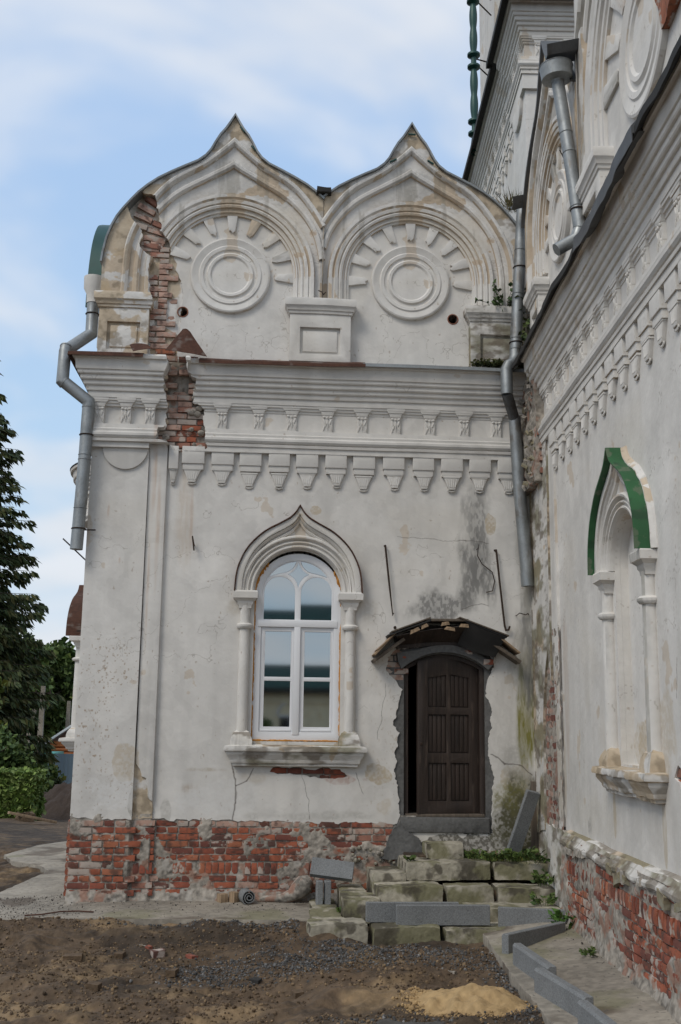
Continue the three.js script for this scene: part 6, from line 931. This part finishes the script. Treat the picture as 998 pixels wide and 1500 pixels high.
{ const R = rng(1137), L = []; for (let i = 0; i < 320; i++) L.push([4.86 + R() * 0.75, 6.74 + R() * 0.03, 0.02 + R() * 0.26]); const m = add(scene, 'moss', leafGeom(L.length * 5, (r, i) => L[i % L.length], R, 0.035, [[0.045, 0.06, 0.012], [0.07, 0.07, 0.015], [0.03, 0.04, 0.01]], 0.5), leafMat); tag(m, 'green moss on the ledge left of the kinked drainpipe', 'moss', null, 'stuff'); }

// ================================================================ far yard: shed, fence, poles, board
{ const t = thing('wooden_shed', 'orange log shed with white gable edge beyond the fence', 'shed', [-6.3, -1.5, -41]);
  const logM = std({ color: new THREE.Color(0.36, 0.115, 0.03), roughness: 0.7 });
  for (let y = 0; y < 2.5; y += 0.2) { add(t, 'log', fin(clean(new THREE.CylinderGeometry(0.11, 0.11, 3.6, 10).rotateZ(Math.PI / 2).translate(0.2, y + 0.1, 0)), 1), logM); }
  for (let y = 2.5, w = 3.3; y < 3.9; y += 0.2, w -= 0.62) if (w > 0.2) add(t, 'log', fin(clean(new THREE.CylinderGeometry(0.11, 0.11, w, 10).rotateZ(Math.PI / 2).translate(0.2, y + 0.1, 0)), 1), logM);
  add(t, 'side_wall', fin(box(-1.5, 1.9, 0, 2.5, -4, -0.1)), logM);
  for (const s of [-1, 1]) { const e = add(t, 'roof_slope', fin(bevelBox(0, 2.45, -0.04, 0.06, -4.2, 0.3, 0.01)), M.pvc); e.position.set(0.2, 4.02, 0); e.rotation.z = s > 0 ? -0.6 : Math.PI + 0.6; }
  const f = thing('metal_fence', 'blue-grey corrugated metal fence in front of the shed', 'fence', [-9.2, -1.4, -36]);
  for (let i = 0; i < 8; i++) { const pts = Array.from({ length: 21 }, (_, k) => [k * 0.05, (k % 4 < 2 ? 0.02 : 0)]); add(f, 'fence_sheet', fin(clean(new THREE.ExtrudeGeometry(shapeOf([...pts, ...pts.slice().reverse().map(([x, y]) => [x, y - 0.008])]), { depth: 2.15, bevelEnabled: false }).rotateX(-Math.PI / 2).translate(i * 1.0, 0, 0))), std({ color: new THREE.Color(0.16, 0.22, 0.27), roughness: 0.55, metalness: 0.2 })); }
  const pole = (label, x, z, h, strut) => { const p = thing('concrete_pole', label, 'utility pole', [x, groundY(x, z), z]); add(p, 'post', fin(latheSq([[0.13, -0.2], [0.085, h], [0, h]]), 0.5), M.concrete); if (strut) { const s = add(p, 'strut', fin(latheSq([[0.10, 0], [0.08, h * 0.93], [0, h * 0.93]]), 0.5), M.concrete); s.position.set(-0.95, -0.1, 0); s.rotation.z = -0.155; add(p, 'crossarm', fin(merge([box(-0.35, 0.35, h - 0.35, h - 0.28, -0.04, 0.04), box(-0.32, -0.28, h - 0.28, h - 0.15, -0.02, 0.02), box(0.28, 0.32, h - 0.28, h - 0.15, -0.02, 0.02)])), M.iron); } };
  pole('braced concrete utility pole with crossarm behind the shrubs', -7.25, -35, 5.0, true); pole('plain concrete pole behind the shed roof', -8.0, -46, 4.6, false);
  const r = thing('garden_roof', 'low turquoise roof of a booth behind the shrubs', 'booth', [-10.5, -1.4, -38]); add(r, 'booth_wall', fin(box(0, 3.2, 0, 2.0, -2, 0)), logM); add(r, 'booth_roof', fin(bevelBox(-0.2, 3.4, 2.0, 2.15, -2.2, 0.25, 0.02)), std({ color: new THREE.Color(0.12, 0.40, 0.36), roughness: 0.5 }));
  const b = add(scene, 'broken_board', fin(rough(bevelBox(-0.55, 0.55, 0, 0.06, -0.06, 0.06, 0.006), 0.006, 9, 3)), M.paleWood); b.position.set(-2.75, -0.02, -11.6); b.rotation.set(0, 0.5, -0.22); tag(b, 'pale broken board lying beside the hedge', 'board');
  const s = add(scene, 'concrete_lump', fin(rough(new THREE.BoxGeometry(0.5, 0.3, 0.4, 8, 6, 7), 0.09, 7, 9)), M.soil); s.position.set(-3.05, -0.06, -12.4); s.scale.setScalar(0.7); s.rotation.y = 0.4; tag(s, 'broken concrete lump in front of the hedge', 'rubble'); }
// the house across the yard that the window panes mirror
{ const h = thing('yard_house', 'cream house with green roof facing the church across the yard', 'house', [0, 0, 42]);
  const cream = std({ map: texPlaster, color: new THREE.Color(1.45, 1.3, 0.95) });
  add(h, 'wall', fin(merge([box(-12, 16, -0.3, 3.75, 0, 8), box(-12.1, 16.1, 3.2, 3.5, -0.12, 0)])), cream);
  add(h, 'eaves', fin(bevelBox(-12.6, 16.6, 3.7, 3.95, -0.6, 8.6, 0.02)), M.tar);
  add(h, 'roof', fin(slab([[-12.7, 3.9], [16.7, 3.9], [14.5, 5.6], [-10.5, 5.6]], 0, 0.08).applyMatrix4(new THREE.Matrix4().makeShear(0, 0, 0, 0, 0, 0)).translate(0, -3.9, 0).rotateX(0.75).translate(0, 3.9, -0.6)), M.teal);
  add(h, 'roof', fin(box(-10.5, 14.5, 5.0, 5.1, 0.4, 8)), M.teal);
  for (const x of [-9, -5, -1, 3.2, 7.2, 11, 14]) { const w = add(h, 'window', fin(box(x - 0.55, x + 0.55, 1.0, 2.5, -0.03, 0.0)), M.black); add(w, 'window_frame', fin(merge([box(x - 0.62, x + 0.62, 2.5, 2.62, -0.07, 0), box(x - 0.62, x + 0.62, 0.88, 1.0, -0.07, 0), box(x - 0.03, x + 0.03, 1.0, 2.5, -0.06, 0)])), M.pvc); add(w, 'window_hood', fin(clean(new THREE.TorusGeometry(0.66, 0.07, 6, 20, Math.PI).translate(x, 2.6, -0.05))), M.pvc); }
  leafTree('yard bush facing the church, outside the gate', 1.6, 31, 2.4, 0.7, GREEN, 1201, 2500, 0.16); scene.children[scene.children.length - 1].userData.group = undefined; delete scene.children[scene.children.length - 1].userData.group; }

renderer.render(scene, camera);
